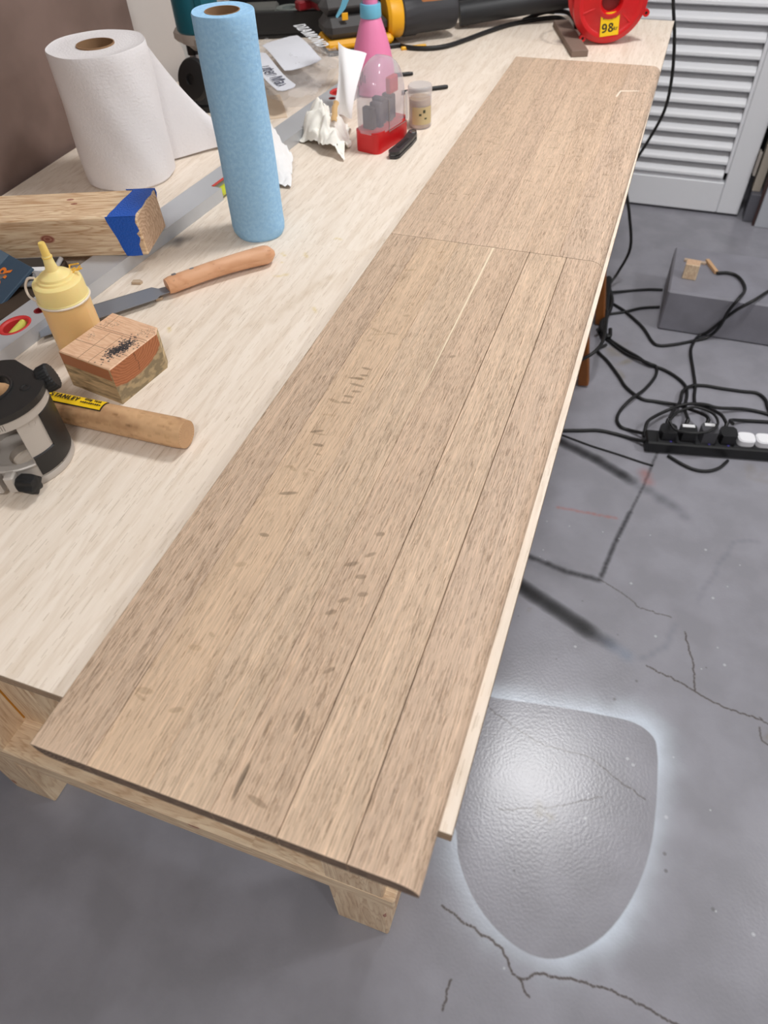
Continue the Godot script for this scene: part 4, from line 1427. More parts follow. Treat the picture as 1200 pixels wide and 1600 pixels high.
func left_clutter() -> void:
	# brown hardboard sheet standing on the floor behind the bench
	var b := MB.new()
	b.box(MT.hardboard, T(0, 0.75, 0), Vector3(0.012, 1.50, 2.00), 0.001)
	solo("hardboard_sheet", b, "tall brown hardboard sheet standing behind the left edge of the bench", "board", "", Vector3(-0.817, 0.0, -0.473))
	# white sheet with a torn right edge
	b = MB.new()
	var z := -1.44
	var poly := PackedVector2Array([Vector2(1.36, 0.02), Vector2(1.62, 0.02), Vector2(1.645, 0.30)])
	for k in 22:
		var t := k / 21.0
		poly.append(Vector2(1.682 + 0.008 * sin(t * 13.0) + rng.randf_range(-0.005, 0.005), 0.70 + 0.45 * t))
	poly.append(Vector2(1.66, 1.30))
	poly.append(Vector2(1.36, 1.30))
	b.prism(mat(c8(206, 198, 192), 0.85), Transform3D(Basis(Vector3.UP, PI / 2), Vector3.ZERO), poly, -0.006, 0.006)
	solo("foam_sheet", b, "off-white foam sheet with a torn edge standing behind the white paper roll", "sheet", "", Vector3(-0.838, 0.0, 0.0))
	# slate blue card sleeve with orange letters
	var P0 := Vector3(-0.476, BT + 0.050, -0.628)
	var Pa := Vector3(-0.564, BT + 0.050, -0.660)
	var Pb := Vector3(-0.501, BT + 0.020, -0.564)
	var ex := (Pa - P0).normalized()
	var ey := (Pb - P0)
	ey = (ey - ex * ey.dot(ex)).normalized()
	var nn := ex.cross(ey).normalized()
	if nn.y < 0: nn = -nn
	var card := thing("card_sleeve", "slate blue card tool sleeve with orange lettering leaning by the glue bottle", "packaging", Vector3.ZERO)
	b = MB.new()
	var bas := Basis(ex, ey, ex.cross(ey).normalized())
	var cx := Transform3D(bas, P0 + ex * 0.075 + ey * 0.05 - nn * 0.003)
	b.box(mat(c8(58, 80, 100), 0.55), cx, Vector3(0.150, 0.100, 0.005), 0.0008)
	part("sleeve", b, card)
	b = MB.new()
	b.box(mat(c8(92, 112, 130), 0.55), Transform3D(bas, P0 + ex * 0.083 + ey * 0.05 + nn * 0.0000), Vector3(0.034, 0.0996, 0.0008), 0.0)
	part("stripe", b, card, "paler blue stripe")
	var tb := Basis(-ey, ex, nn) if (-ey).cross(ex).dot(nn) > 0 else Basis(ey, ex, nn)
	text_part("TOR", 0.034, mat(c8(238, 128, 44), 0.5), card, Transform3D(tb, P0 + ex * 0.045 + ey * 0.052 + nn * 0.0002), "lettering", true, 0.0004)
	# blister pack
	var bp := thing("blister_pack", "clear silvery blister pack with a dark printed card behind the glue bottle", "packaging", Vector3(-0.525, BT + 0.0202, -0.645), 0.35)
	b = MB.new()
	b.box(mat(c8(206, 208, 212), 0.25, 0.5), T(0, 0.004, 0), Vector3(0.115, 0.008, 0.085), 0.003)
	part("tray", b, bp)
	b = MB.new()
	b.box(mat(c8(52, 50, 50), 0.4), T(0.005, 0.0083, -0.022), Vector3(0.095, 0.001, 0.030), 0.0)
	part("printed_card", b, bp, "dark printed card")
	b = MB.new()
	b.box(mat(c8(240, 240, 242), 0.4), T(0.005, 0.0084, -0.001), Vector3(0.095, 0.001, 0.012), 0.0)
	part("white_band", b, bp)
	b = MB.new()
	b.box(mat(c8(220, 196, 60), 0.4), T(0.000, 0.0087, 0.013), Vector3(0.030, 0.0012, 0.010), 0.0)
	part("yellow_sticker", b, bp)
	b = MB.new()
	b.tube(MT.steel, PackedVector3Array([Vector3(-0.03, 0.012, 0.028), Vector3(0.035, 0.012, 0.028)]), 0.006, 14)
	part("drill_bit", b, bp)
	# dark box under it
	b = MB.new()
	b.box(mat(c8(62, 48, 36), 0.7), T(0, 0.010, 0), Vector3(0.17, 0.020, 0.17), 0.002)
	solo("brown_box", b, "flat dark brown box beneath the blister pack and card sleeve", "box", "", Vector3(-0.54, BT, -0.60), 0.30)
	# plunge router
	plunge_router()

func plunge_router() -> void:
	var o := thing("plunge_router", "teal and black plunge router standing behind the blue paper roll", "router", Vector3(-0.635, BT, -1.470), -0.5)
	var teal := mat(c8(0, 92, 108), 0.4)
	var b := MB.new()
	b.lathe(MT.black, ID, PackedVector2Array([Vector2(0.02, 0.0), Vector2(0.074, 0.0), Vector2(0.075, 0.002), Vector2(0.075, 0.012), Vector2(0.070, 0.016), Vector2(0.02, 0.018), Vector2(0.02, 0.0)]), 48)
	part("base_plate", b, o)
	for s in [-1.0, 1.0]:
		b = MB.new()
		b.lathe(MT.steel, T(s * 0.050, 0, 0), PackedVector2Array([Vector2(0.0, 0.016), Vector2(0.010, 0.016), Vector2(0.010, 0.125), Vector2(0, 0.125)]), 20)
		part("column", b, o, "chrome plunge column")
		b = MB.new()
		b.lathe(MT.black, T(s * 0.050, 0, 0), PackedVector2Array([Vector2(0.010, 0.090), Vector2(0.0135, 0.090), Vector2(0.0135, 0.112), Vector2(0.010, 0.112)]), 20)
		part("bellows", b, o)
	b = MB.new()
	b.box(MT.castalu, T(0, 0.132, 0), Vector3(0.135, 0.028, 0.070), 0.008)
	b.lathe(MT.castalu, ID, PackedVector2Array([Vector2(0, 0.110), Vector2(0.022, 0.110), Vector2(0.032, 0.120), Vector2(0.044, 0.126), Vector2(0.046, 0.146), Vector2(0, 0.146)]), 40)
	part("motor_bracket", b, o, "silver motor bracket")
	b = MB.new()
	b.lathe(teal, ID, PackedVector2Array([Vector2(0, 0.146), Vector2(0.046, 0.146), Vector2(0.049, 0.150), Vector2(0.049, 0.235), Vector2(0.046, 0.245), Vector2(0.030, 0.255), Vector2(0, 0.257)]), 44)
	b.box(teal, T(0, 0.195, 0), Vector3(0.112, 0.085, 0.050), 0.010)
	part("motor_housing", b, o, "teal motor housing")
	b = MB.new()
	b.lathe(MT.black, ID, PackedVector2Array([Vector2(0, 0.256), Vector2(0.030, 0.256), Vector2(0.034, 0.262), Vector2(0.032, 0.275), Vector2(0, 0.278)]), 32)
	part("top_cap", b, o)
	# side handles: the round disc that faces the camera
	var hb := MB.new()
	var dirk := Vector3(0.30, 0.30, 0.90).normalized()
	var kx := Transform3D(Basis(Quaternion(Vector3.UP, dirk)).scaled(Vector3.ONE * 1.18), Vector3(0.046, 0.068, 0.055))
	hb.lathe(MT.rubber, kx, PackedVector2Array([Vector2(0.010, -0.035), Vector2(0.013, -0.010), Vector2(0.030, 0.000), Vector2(0.036, 0.006), Vector2(0.036, 0.012), Vector2(0.033, 0.0165), Vector2(0.022, 0.0195), Vector2(0.0095, 0.0200), Vector2(0.0085, 0.0150), Vector2(0, 0.0150)]), 44)
	part("handle", hb, o, "round black handle knob")
	hb = MB.new()
	kx = Transform3D(Basis(Quaternion(Vector3.UP, Vector3(1.0, 0.2, 0.1).normalized())), Vector3(0.075, 0.135, 0.0))
	hb.lathe(MT.rubber, kx, PackedVector2Array([Vector2(0.010, -0.015), Vector2(0.014, 0.0), Vector2(0.026, 0.012), Vector2(0.028, 0.030), Vector2(0.020, 0.042), Vector2(0, 0.045)]), 32)
	part("handle", hb, o, "round black handle knob")
	hb = MB.new()
	hb.lathe(MT.steel, T(0, 0, 0), PackedVector2Array([Vector2(0, 0.060), Vector2(0.008, 0.060), Vector2(0.012, 0.064), Vector2(0.012, 0.110), Vector2(0, 0.110)]), 20)
	part("collet", hb, o)
	hb = MB.new()
	hb.box(MT.black, T(-0.030, 0.045, 0.040), Vector3(0.024, 0.058, 0.016), 0.003)
	part("depth_stop", hb, o)

func rough_sheet(called: String, label: String, m: Material, f: Callable, nu: int, nv: int, cat: String) -> MeshInstance3D:
	var b := MB.new()
	b.sheet(m, f, nu, nv, 0.0008)
	return solo(called, b, label, cat)

func middle_clutter() -> void:
	var n := FastNoiseLite.new()
	n.seed = 77
	n.frequency = 1.0
	n.fractal_octaves = 3
	# clear parts bag
	var bag := thing("parts_bag", "crumpled clear plastic parts bag with white write-on label behind the blue roll", "plastic bag", Vector3.ZERO)
	var plast := mat(Color(0.93, 0.92, 0.92, 0.22), 0.28)
	plast.transparency = BaseMaterial3D.TRANSPARENCY_ALPHA
	var bagpt := func(u: float, v: float) -> Vector3:
		# u along the printed edge, v from the far edge to the near one
		var a := Vector3(-0.715, 0, -1.90).lerp(Vector3(-0.600, 0, -2.03), u * 0.35)
		var far := Vector3(-0.73, 0, -1.85).lerp(Vector3(-0.43, 0, -1.80), u)
		far.z -= 0.05 * sin(u * PI)
		var near := Vector3(-0.475, 0, -1.455).lerp(Vector3(-0.385, 0, -1.50), u)
		var p := far.lerp(near, v)
		var h := 0.026 * sin(u * PI) * sin(clampf(v, 0, 1) * PI) + 0.020
		h += 0.012 * n.get_noise_2d(p.x * 14.0, p.z * 14.0) + 0.006 * n.get_noise_2d(p.x * 40.0, p.z * 40.0) + 0.010 * absf(n.get_noise_2d((p.x + p.z) * 22.0, (p.x - p.z) * 5.0))
		return Vector3(p.x, BT + maxf(h, 0.004), p.z)
	var b := MB.new()
	b.sheet(plast, bagpt, 44, 44, 0.0)
	part("plastic_film", b, bag)
	b = MB.new()
	b.sheet(plast, func(u: float, v: float) -> Vector3:
		var p: Vector3 = bagpt.call(u, v)
		return Vector3(p.x, BT + 0.0015, p.z), 12, 12, 0.0)
	part("plastic_film", b, bag)
	var wl := mat(c8(232, 234, 242), 0.5)
	var uc := Vector2(0.33, 0.34)
	# two white panels laid along the direction of the print
	var labpt := func(px: float, py: float) -> Vector3:
		# px along the print (towards the camera right), py across it
		var o0 := Vector3(-0.630, 0, -1.715)
		var dx := Vector3(0.165, 0, 0.185)
		var dy := Vector3(0.045, 0, -0.085)
		var p := o0 + dx * px + dy * py
		return Vector3(p.x, BT + 0.052 + 0.004 * sin(px * 5.0), p.z)
	for r in [[-0.56, -0.03], [0.08, 1.25]]:
		b = MB.new()
		b.sheet(wl, func(u: float, v: float) -> Vector3:
			var cut := 0.06 * pow(absf(v - 0.5) * 2.0, 4.0)
			return labpt.call(lerpf(0.02 + cut, 1.0 - cut, u) * (0.92 if r[0] > 0.0 else 1.15) + (0.0 if r[0] > 0.0 else 0.26), lerpf(r[0], r[1], v)), 10, 6, 0.0006)
		part("white_label", b, bag)
	var dx := Vector3(0.165, 0, 0.185).normalized()
	var tb := Basis(dx, Vector3(dx.z, 0, -dx.x), Vector3.UP)
	text_part("Router Maxi", 0.040, mat(c8(70, 72, 92), 0.6), bag, Transform3D(tb, labpt.call(0.88, -0.31) + Vector3(0, 0.0038, 0)), "handwriting", false, 0.0004)
	text_part("DIAMOND", 0.044, mat(c8(240, 242, 246), 0.5), bag, Transform3D(tb, labpt.call(0.30, 1.50) + Vector3(0, 0.006, 0)), "printed_lettering", true, 0.0006)
	# beige card strip by the blue roll
	b = MB.new()
	b.box(mat(c8(226, 204, 178), 0.7), T(0, 0.001, 0), Vector3(0.05, 0.0016, 0.15), 0.0003)
	solo("card_strip", b, "beige card strip lying between the blue roll and the plastic bag", "card", "", Vector3(-0.478, BT, -1.47), 0.55)
	# pink spray bottle
	var o := thing("spray_bottle", "pink trigger spray bottle with a light blue collar and trigger", "spray bottle", Vector3(-0.285, BT, -1.625), 0.35)
	var pink := mat(c8(238, 136, 180), 0.4)
	var sky := mat(c8(112, 190, 220), 0.45)
	b = MB.new()
	b.lathe(pink, ID, PackedVector2Array([Vector2(0, 0.001), Vector2(0.044, 0), Vector2(0.050, 0.005), Vector2(0.051, 0.030), Vector2(0.049, 0.055), Vector2(0.040, 0.095), Vector2(0.029, 0.130), Vector2(0.0225, 0.148), Vector2(0.020, 0.152), Vector2(0, 0.153)]), 48)
	part("bottle", b, o)
	b = MB.new()
	for k in 5:
		var a := deg_to_rad(112.0 + k * 6.0)
		b.box(mat(c8(120, 44, 84), 0.5), Transform3D(Basis(Vector3.UP, -a), Vector3(cos(a) * 0.0505, 0.040 + 0.004 * (k % 2), sin(a) * 0.0505)), Vector3(0.0008, 0.016 + 0.006 * ((k * 7) % 3), 0.003), 0.0)
	part("printing", b, o, "dark print on the bottle")
	b = MB.new()
	b.lathe(sky, ID, PackedVector2Array([Vector2(0.018, 0.150), Vector2(0.0232, 0.150), Vector2(0.0238, 0.152), Vector2(0.0232, 0.174), Vector2(0.022, 0.176), Vector2(0.012, 0.176)]), 36, func(a: float, _y: float, r: float) -> float: return 0.0003 * sin(a * 36.0) if r > 0.02 else 0.0)
	part("collar", b, o)
	b = MB.new()
	b.lathe(pink, ID, PackedVector2Array([Vector2(0, 0.175), Vector2(0.017, 0.175), Vector2(0.015, 0.195), Vector2(0.014, 0.214), Vector2(0, 0.216)]), 28)
	var head := PackedVector2Array([Vector2(-0.062, 0.222), Vector2(-0.060, 0.240), Vector2(-0.020, 0.250), Vector2(0.030, 0.246), Vector2(0.052, 0.228), Vector2(0.040, 0.216), Vector2(0.010, 0.209), Vector2(-0.030, 0.214)])
	b.prism(pink, ID, head, -0.013, 0.013)
	part("spray_head", b, o)
	b = MB.new()
	var trg := PackedVector2Array([Vector2(-0.026, 0.216), Vector2(-0.044, 0.220), Vector2(-0.054, 0.200), Vector2(-0.066, 0.172), Vector2(-0.078, 0.154), Vector2(-0.074, 0.152), Vector2(-0.056, 0.168), Vector2(-0.042, 0.192)])
	b.prism(sky, ID, trg, -0.008, 0.008)
	part("trigger", b, o)
	# clear-topped bit case with a red base
	var cs := thing("bit_case", "domed clear plastic case with a red base and dark bits inside", "case", Vector3(-0.160, BT, -1.338), 0.0)
	var sdir := Vector2(0.026, -0.109)    # long side on the bench
	cs.rotation.y = atan2(0.109, 0.026)
	var redp := mat(c8(206, 26, 30), 0.35)
	b = MB.new()
	rbox(b, redp, 0.118, 0.058, 0.0, 0.040, 0.012)
	part("base", b, cs, "red base")
	var pane := mat(Color(0.84, 0.83, 0.88, 0.32), 0.08)
	pane.transparency = BaseMaterial3D.TRANSPARENCY_ALPHA
	b = MB.new()
	dome(b, pane, 0.120, 0.060, 0.036, 0.160)
	part("clear_cover", b, cs, "clear domed cover")
	b = MB.new()
	for k in 5:
		b.box(MT.darkgrey if k % 2 else MT.black, T(-0.038 + 0.018 * k, 0.060, -0.004 + 0.006 * (k % 2)), Vector3(0.014, 0.040 + 0.008 * (k % 3), 0.026), 0.002)
	part("bit", b, cs, "dark bits inside the case")
	b = MB.new()
	b.box(redp, T(0.026, 0.105, 0.010), Vector3(0.030, 0.030, 0.012), 0.002)
	part("red_tab", b, cs, "red printed tab")
	b = MB.new()
	b.box(mat(c8(206, 196, 192), 0.5), T(0.048, 0.062, 0.0305), Vector3(0.010, 0.052, 0.0006), 0.0)
	b.box(mat(c8(150, 140, 136), 0.5), T(-0.018, 0.062, 0.0305), Vector3(0.0015, 0.060, 0.0006), 0.0)
	b.box(mat(c8(150, 140, 136), 0.5), T(0.015, 0.0335, 0.0305), Vector3(0.066, 0.0012, 0.0006), 0.0)
	part("label", b, cs, "clear label with a pale strip")
	# jar of sawdust-coloured filler
	var j := thing("filler_jar", "small clear jar of beige powder beside the red-based case", "jar", Vector3(-0.112, BT, -1.445), 0.3)
	b = MB.new()
	b.lathe(mat(c8(206, 178, 142), 0.8), ID, PackedVector2Array([Vector2(0, 0.001), Vector2(0.021, 0.001), Vector2(0.0225, 0.004), Vector2(0.0225, 0.056), Vector2(0.018, 0.0585), Vector2(0, 0.0575)]), 32)
	part("powder", b, j)
	b = MB.new()
	b.lathe(pane, ID, PackedVector2Array([Vector2(0, 0.0), Vector2(0.0225, 0.0), Vector2(0.0245, 0.003), Vector2(0.0245, 0.064), Vector2(0.0235, 0.066)]), 36)
	part("glass", b, j)
	b = MB.new()
	var lidm := mat(Color(0.92, 0.90, 0.90, 0.45), 0.2)
	lidm.transparency = BaseMaterial3D.TRANSPARENCY_ALPHA
	b.lathe(lidm, ID, PackedVector2Array([Vector2(0.025, 0.064), Vector2(0.0255, 0.066), Vector2(0.0255, 0.078), Vector2(0.0235, 0.081), Vector2(0, 0.081)]), 36)
	part("lid", b, j)
	b = MB.new()
	arc(b, mat(c8(204, 184, 140), 0.7), 0.0247, 0.0250, 0.010, 0.044, 20.0, 130.0, 0.0001)
	for s in [[62.0, 0.036, 0.006], [82.0, 0.030, 0.004], [55.0, 0.022, 0.003]]:
		arc(b, mat(c8(70, 72, 52), 0.7), 0.0249, 0.0253, s[1] - s[2] / 2, s[1] + s[2] / 2, s[0], s[0] + 12.0, 0.0001)
	part("label", b, j, "tan paper label with small dark marks")
	# folding knife
	var kf := thing("folding_knife", "black folding utility knife leaning in front of the red-based case", "knife", Vector3(-0.108, BT, -1.325), atan2(0.14, 0.015))
	b = MB.new()
	var kp := PackedVector2Array()
	for p in [[-0.060, -0.010], [-0.052, -0.0145], [-0.020, -0.0135], [0.015, -0.0125], [0.045, -0.009], [0.060, -0.001], [0.062, 0.008], [0.054, 0.0135], [0.040, 0.011], [0.010, 0.0065], [-0.030, 0.0075], [-0.055, 0.009], [-0.0635, 0.002]]:
		kp.append(Vector2(p[0], p[1]))
	var kmat := mat(c8(46, 46, 48), 0.38)
	var kX := Transform3D(Basis(Vector3.RIGHT, -PI / 2), Vector3.ZERO)
	b.prism(kmat, kX, kp, 0.0005, 0.0060)
	b.prism(kmat, kX, kp, 0.0085, 0.0140)
	part("handle_scale", b, kf)
	b = MB.new()
	var kb := PackedVector2Array()
	for p in kp: kb.append(p * Vector2(0.96, 0.72))
	b.prism(MT.steel, kX, kb, 0.0060, 0.0085)
	part("blade", b, kf, "folded steel blade")
	b = MB.new()
	b.box(MT.ink, T(-0.012, 0.0142, 0.003), Vector3(0.050, 0.0012, 0.007), 0.0004)
	part("slot", b, kf, "slot in the handle")
	b = MB.new()
	b.lathe(MT.steel, T(0.048, 0.0140, -0.002), PackedVector2Array([Vector2(0.0065, 0), Vector2(0.0060, 0.0014), Vector2(0, 0.0018)]), 20)
	part("pivot", b, kf, "bright pivot screw")
	# two black pens behind the jar
	var pens := [[Vector3(-0.170, 0, -1.645), Vector3(-0.118, 0, -1.680)], [Vector3(-0.300, 0, -1.712), Vector3(-0.228, 0, -1.750)]]
	for k in 2:
		b = MB.new()
		var a: Vector3 = pens[k][0] + Vector3(0, BT + 0.0046, 0)
		var c: Vector3 = pens[k][1] + Vector3(0, BT + 0.0046, 0)
		b.tube(MT.black, PackedVector3Array([a + (a - c) * 0.8, a, a.lerp(c, 0.9), c]), func(t: float) -> float: return 0.0045 if t < 0.99 else 0.0035, 10)
		solo("black_pen", b, ["black pen sticking out behind the filler jar", "black pen behind the clear case, nearest the pink bottle"][k], "pen")
	# crumpled tissue in front of the case, a flat leaf standing above it
	var tis := mat(c8(253, 248, 238), 0.95)
	tis.subsurf_scatter_enabled = true
	tis.subsurf_scatter_strength = 0.05
	var tb2 := thing("crumpled_tissue", "crumpled glue-stained paper towel against the red-based case", "tissue", Vector3.ZERO)
	b = MB.new()
	b.sheet(tis, func(u: float, v: float) -> Vector3:
		var p := Vector3(-0.352, 0, -1.305).lerp(Vector3(-0.205, 0, -1.225), u).lerp(Vector3(-0.325, 0, -1.42).lerp(Vector3(-0.235, 0, -1.36), u), v)
		var e := sin(u * PI) * 0.6 + 0.4
		var h := 0.060 * sin(clampf(u, 0.0, 1.0) * PI * 0.9 + 0.2) * sin(v * PI * 0.9 + 0.25) * e
		h += 0.026 * n.get_noise_2d(p.x * 12.0, p.z * 12.0) + 0.026 * absf(n.get_noise_2d(p.x * 20.0 + 9.0, p.z * 16.0)) + 0.007 * n.get_noise_2d(p.x * 48.0, p.z * 48.0)
		return Vector3(p.x + 0.012 * n.get_noise_2d(v * 2.0, u * 1.5 + 3.0), BT + maxf(h, 0.003), p.z + 0.014 * n.get_noise_2d(u * 2.0 + 7.0, v * 1.5)), 40, 30, 0.0012)
	part("crumpled_part", b, tb2)
	b = MB.new()
	b.sheet(mat(c8(250, 249, 250), 0.9), func(u: float, v: float) -> Vector3:
		var p := Vector3(-0.300, 0.018, -1.405).lerp(Vector3(-0.252 + 0.012 * v, 0.018, -1.410), u)
		p.x += 0.012 * sin(v * 3.0) * (1.0 - u) - 0.01 * v
		p.z -= 0.08 * v * v + 0.010 * sin(u * 5.0 + v * 3.0)
		p.y += (0.118 - 0.022 * u) * v
		return Vector3(p.x, BT + p.y, p.z), 14, 14, 0.0008)
	part("standing_leaf", b, tb2, "clean flat leaf standing up")
	b = MB.new()
	b.sheet(mat(c8(214, 176, 124), 0.9), func(u: float, v: float) -> Vector3:
		var p := Vector3(-0.262, 0.068, -1.345).lerp(Vector3(-0.246, 0.050, -1.290), u)
		return Vector3(p.x + 0.012 * (v - 0.5) + 0.004 * n.get_noise_2d(u * 9.0, 0.0), BT + p.y + 0.003 * sin(v * PI), p.z), 10, 6, 0.0008)
	part("stain_fold", b, tb2, "tan glue-soaked fold")
	# small white tissue behind the blue roll
	b = MB.new()
	b.sheet(mat(c8(246, 245, 245), 0.95), func(u: float, v: float) -> Vector3:
		var p := Vector3(-0.375, 0, -1.085).lerp(Vector3(-0.255, 0, -1.085), u).lerp(Vector3(-0.395, 0, -1.24).lerp(Vector3(-0.310, 0, -1.215), u), v)
		var h := 0.030 * sin(u * PI) * sin(v * PI) + 0.02 * absf(n.get_noise_2d(p.x * 50.0, p.z * 50.0)) + 0.030 * sin(u * PI) * v
		return Vector3(p.x, BT + 0.024 * smoothstep(0.75, 0.35, u) + maxf(h, 0.002), p.z), 20, 16, 0.001)
	solo("white_tissue", b, "small white paper towel scrap tucked behind the blue roll", "tissue")

# a box with rounded vertical edges
func rbox(b: MB, m: Material, sx: float, sz: float, y0: float, y1: float, r: float) -> void:
	var pl := PackedVector2Array()
	for c in [[1, 1, 0], [-1, 1, 90], [-1, -1, 180], [1, -1, 270]]:
		for k in 6:
			var a := deg_to_rad(c[2] + 18.0 * k)
			pl.append(Vector2(c[0] * (sx / 2 - r) + cos(a) * r, c[1] * (sz / 2 - r) + sin(a) * r))
	b.prism(m, Transform3D(Basis(Vector3.RIGHT, PI / 2), Vector3(0, 0, 0)), pl, -y1, -y0, null, true)

# a thin clear shell: rounded plan, closing in a soft arch
func dome(b: MB, m: Material, sx: float, sz: float, y0: float, y1: float) -> void:
	var f := func(u: float, v: float) -> Vector3:
		var a := u * TAU
		var ca := cos(a)
		var sa := sin(a)
		var e := 0.55
		var px := signf(ca) * pow(absf(ca), e) * sx / 2
		var pz := signf(sa) * pow(absf(sa), e) * sz / 2
		var y := lerpf(y0, y1, sin(v * PI / 2))
		var t := clampf((y - lerpf(y0, y1, 0.42)) / (y1 - lerpf(y0, y1, 0.42)), 0.0, 1.0)
		var k := sqrt(maxf(0.0, 1.0 - t * t))
		return Vector3(px * k, y, pz * lerpf(k, 1.0, 0.25) if v < 0.999 else 0.0)
	b.sheet(m, f, 48, 20, 0.0)

func far_clutter() -> void:
	# red cable reel standing on its rim
	var o := thing("cable_reel", "round red cable reel with a yellow price sticker at the bench's far end", "cable reel", Vector3(0.187, BT + 0.0965, -2.095), 0.34)
	var red: Material = MT.red
	var face := Transform3D(Basis(Vector3.RIGHT, PI / 2), Vector3.ZERO)
	var b := MB.new()
	b.lathe(red, face, PackedVector2Array([Vector2(0.022, -0.012), Vector2(0.088, -0.014), Vector2(0.0945, -0.010), Vector2(0.0955, -0.002), Vector2(0.0925, 0.006), Vector2(0.080, 0.014), Vector2(0.074, 0.0135), Vector2(0.070, 0.0110), Vector2(0.040, 0.0130), Vector2(0.034, 0.0175), Vector2(0.028, 0.0180), Vector2(0.0255, 0.0140), Vector2(0.022, 0.004), Vector2(0.022, -0.012)]), 64)
	part("front_flange", b, o)
	b = MB.new()
	b.lathe(red, face, PackedVector2Array([Vector2(0.0, -0.075), Vector2(0.060, -0.075), Vector2(0.060, -0.012), Vector2(0.0, -0.012)]), 48)
	b.lathe(red, face, PackedVector2Array([Vector2(0.0, -0.094), Vector2(0.086, -0.092), Vector2(0.092, -0.086), Vector2(0.092, -0.078), Vector2(0.086, -0.074), Vector2(0.0, -0.074)]), 56)
	part("drum", b, o)
	b = MB.new()
	b.lathe(mat(c8(120, 14, 18), 0.6), face, PackedVector2Array([Vector2(0.0, -0.004), Vector2(0.0225, -0.004), Vector2(0.0225, 0.003), Vector2(0.012, 0.0045), Vector2(0, 0.0045)]), 32)
	part("hub", b, o, "dark red hub")
	for k in 6:
		b = MB.new()
		var a := TAU * k / 6.0 + 0.35
		b.box(red, Transform3D(Basis(Vector3(0, 0, 1), a), Vector3(cos(a) * 0.056, sin(a) * 0.056, 0.0118)), Vector3(0.032, 0.004, 0.003), 0.001)
		part("rib", b, o)
	for a in [-0.30, -2.20]:
		b = MB.new()
		var lx := Transform3D(Basis(Vector3.RIGHT, PI / 2), Vector3(cos(a) * 0.099, sin(a) * 0.099, 0.0))
		b.lathe(red, lx, PackedVector2Array([Vector2(0.0035, -0.006), Vector2(0.0085, -0.006), Vector2(0.0085, 0.006), Vector2(0.0035, 0.006), Vector2(0.0035, -0.006)]), 20)
		b.lathe(MT.ink, lx, PackedVector2Array([Vector2(0, -0.004), Vector2(0.0036, -0.004), Vector2(0.0036, 0.004), Vector2(0, 0.004)]), 12)
		part("screw_lug", b, o)
	var sx := Transform3D(Basis(Vector3(0, 0, 1), 0.10), Vector3(0.004, -0.048, 0.0142))
	b = MB.new()
	b.box(mat(c8(248, 206, 10), 0.5), sx, Vector3(0.047, 0.052, 0.0012), 0.0)
	part("price_sticker", b, o, "yellow price sticker")
	text_part("98", 0.028, MT.ink, o, sx * Transform3D(Basis.IDENTITY, Vector3(-0.005, -0.008, 0.0007)), "lettering", true)
	text_part("kr", 0.011, MT.ink, o, sx * Transform3D(Basis.IDENTITY, Vector3(0.015, -0.011, 0.0007)), "lettering", true)
	b = MB.new()
	for k in 7:
		b.box(MT.ink, sx * T(-0.016 + 0.005 * k, 0.014 + 0.0015 * (k % 2), 0.0008), Vector3(0.0028, 0.003 + 0.002 * ((k * 5) % 3), 0.0004), 0.0)
	part("small_print", b, o)
	# grey-brown strip of wood by the reel
	b = MB.new()
	b.box(MT.greywood, T(0, 0.0078, 0), Vector3(0.042, 0.0150, 0.275), 0.0012)
	solo("wood_strip", b, "short grey-brown strip of wood leaning away beside the red reel", "wood strip", "", Vector3(0.0960, BT, -2.105), 0.355)
	# extraction nozzle
	b = MB.new()
	var axis := [Vector3(-0.225, BT + 0.034, -2.16), Vector3(0.16, BT + 0.070, -2.32)]
	b.tube(mat(c8(34, 35, 38), 0.55), curve(PackedVector3Array([axis[0], axis[0].lerp(axis[1], 0.3), axis[0].lerp(axis[1], 0.65), axis[1]])), func(t: float) -> float: return 0.030 - 0.004 * t, 24)
	solo("extraction_nozzle", b, "black tapered plastic nozzle lying behind the coiled cable", "nozzle")
	# cable across the bench
	b = MB.new()
	var cb := PackedVector3Array([Vector3(-0.40, BT + 0.03, -2.02), Vector3(-0.345, BT + 0.006, -1.968), Vector3(-0.299, BT + 0.006, -1.940), Vector3(-0.245, BT + 0.006, -1.945), Vector3(-0.204, BT + 0.006, -1.977), Vector3(-0.165, BT + 0.006, -2.05), Vector3(-0.132, BT + 0.006, -2.120), Vector3(-0.085, BT + 0.006, -2.20), Vector3(-0.02, BT + 0.006, -2.265), Vector3(0.03, BT + 0.006, -2.29), Vector3(0.062, BT + 0.006, -2.25), Vector3(0.080, BT + 0.006, -2.20)])
	b.tube(MT.cable, curve(cb, 8), 0.0056, 10)
	b.tube(MT.cable, curve(PackedVector3Array([Vector3(-0.06, BT + 0.006, -2.245), Vector3(-0.01, BT + 0.018, -2.285), Vector3(0.05, BT + 0.018, -2.30), Vector3(0.085, BT + 0.010, -2.25), Vector3(0.095, BT + 0.006, -2.21)]), 8), 0.0056, 10)
	solo("tool_cable", b, "black power cable snaking over the far end of the bench", "cable")
	# sander: yellow and dark grey, its dust canister towards the right
	var s := thing("power_sander", "yellow and dark grey power sander with a dust canister behind the pink bottle", "sander", Vector3(-0.440, BT, -1.940), 0.0)
	s.rotation.y = 0.62
	var yel := mat(c8(240, 174, 18), 0.45)
	var dg := mat(c8(62, 60, 60), 0.55)
	b = MB.new()
	b.box(MT.black, T(0.0, 0.006, 0.0), Vector3(0.200, 0.012, 0.110), 0.003)
	part("sanding_plate", b, s)
	b = MB.new()
	b.box(yel, T(-0.012, 0.023, 0.0), Vector3(0.185, 0.022, 0.113), 0.008)
	part("lower_housing", b, s, "yellow lower housing")
	b = MB.new()
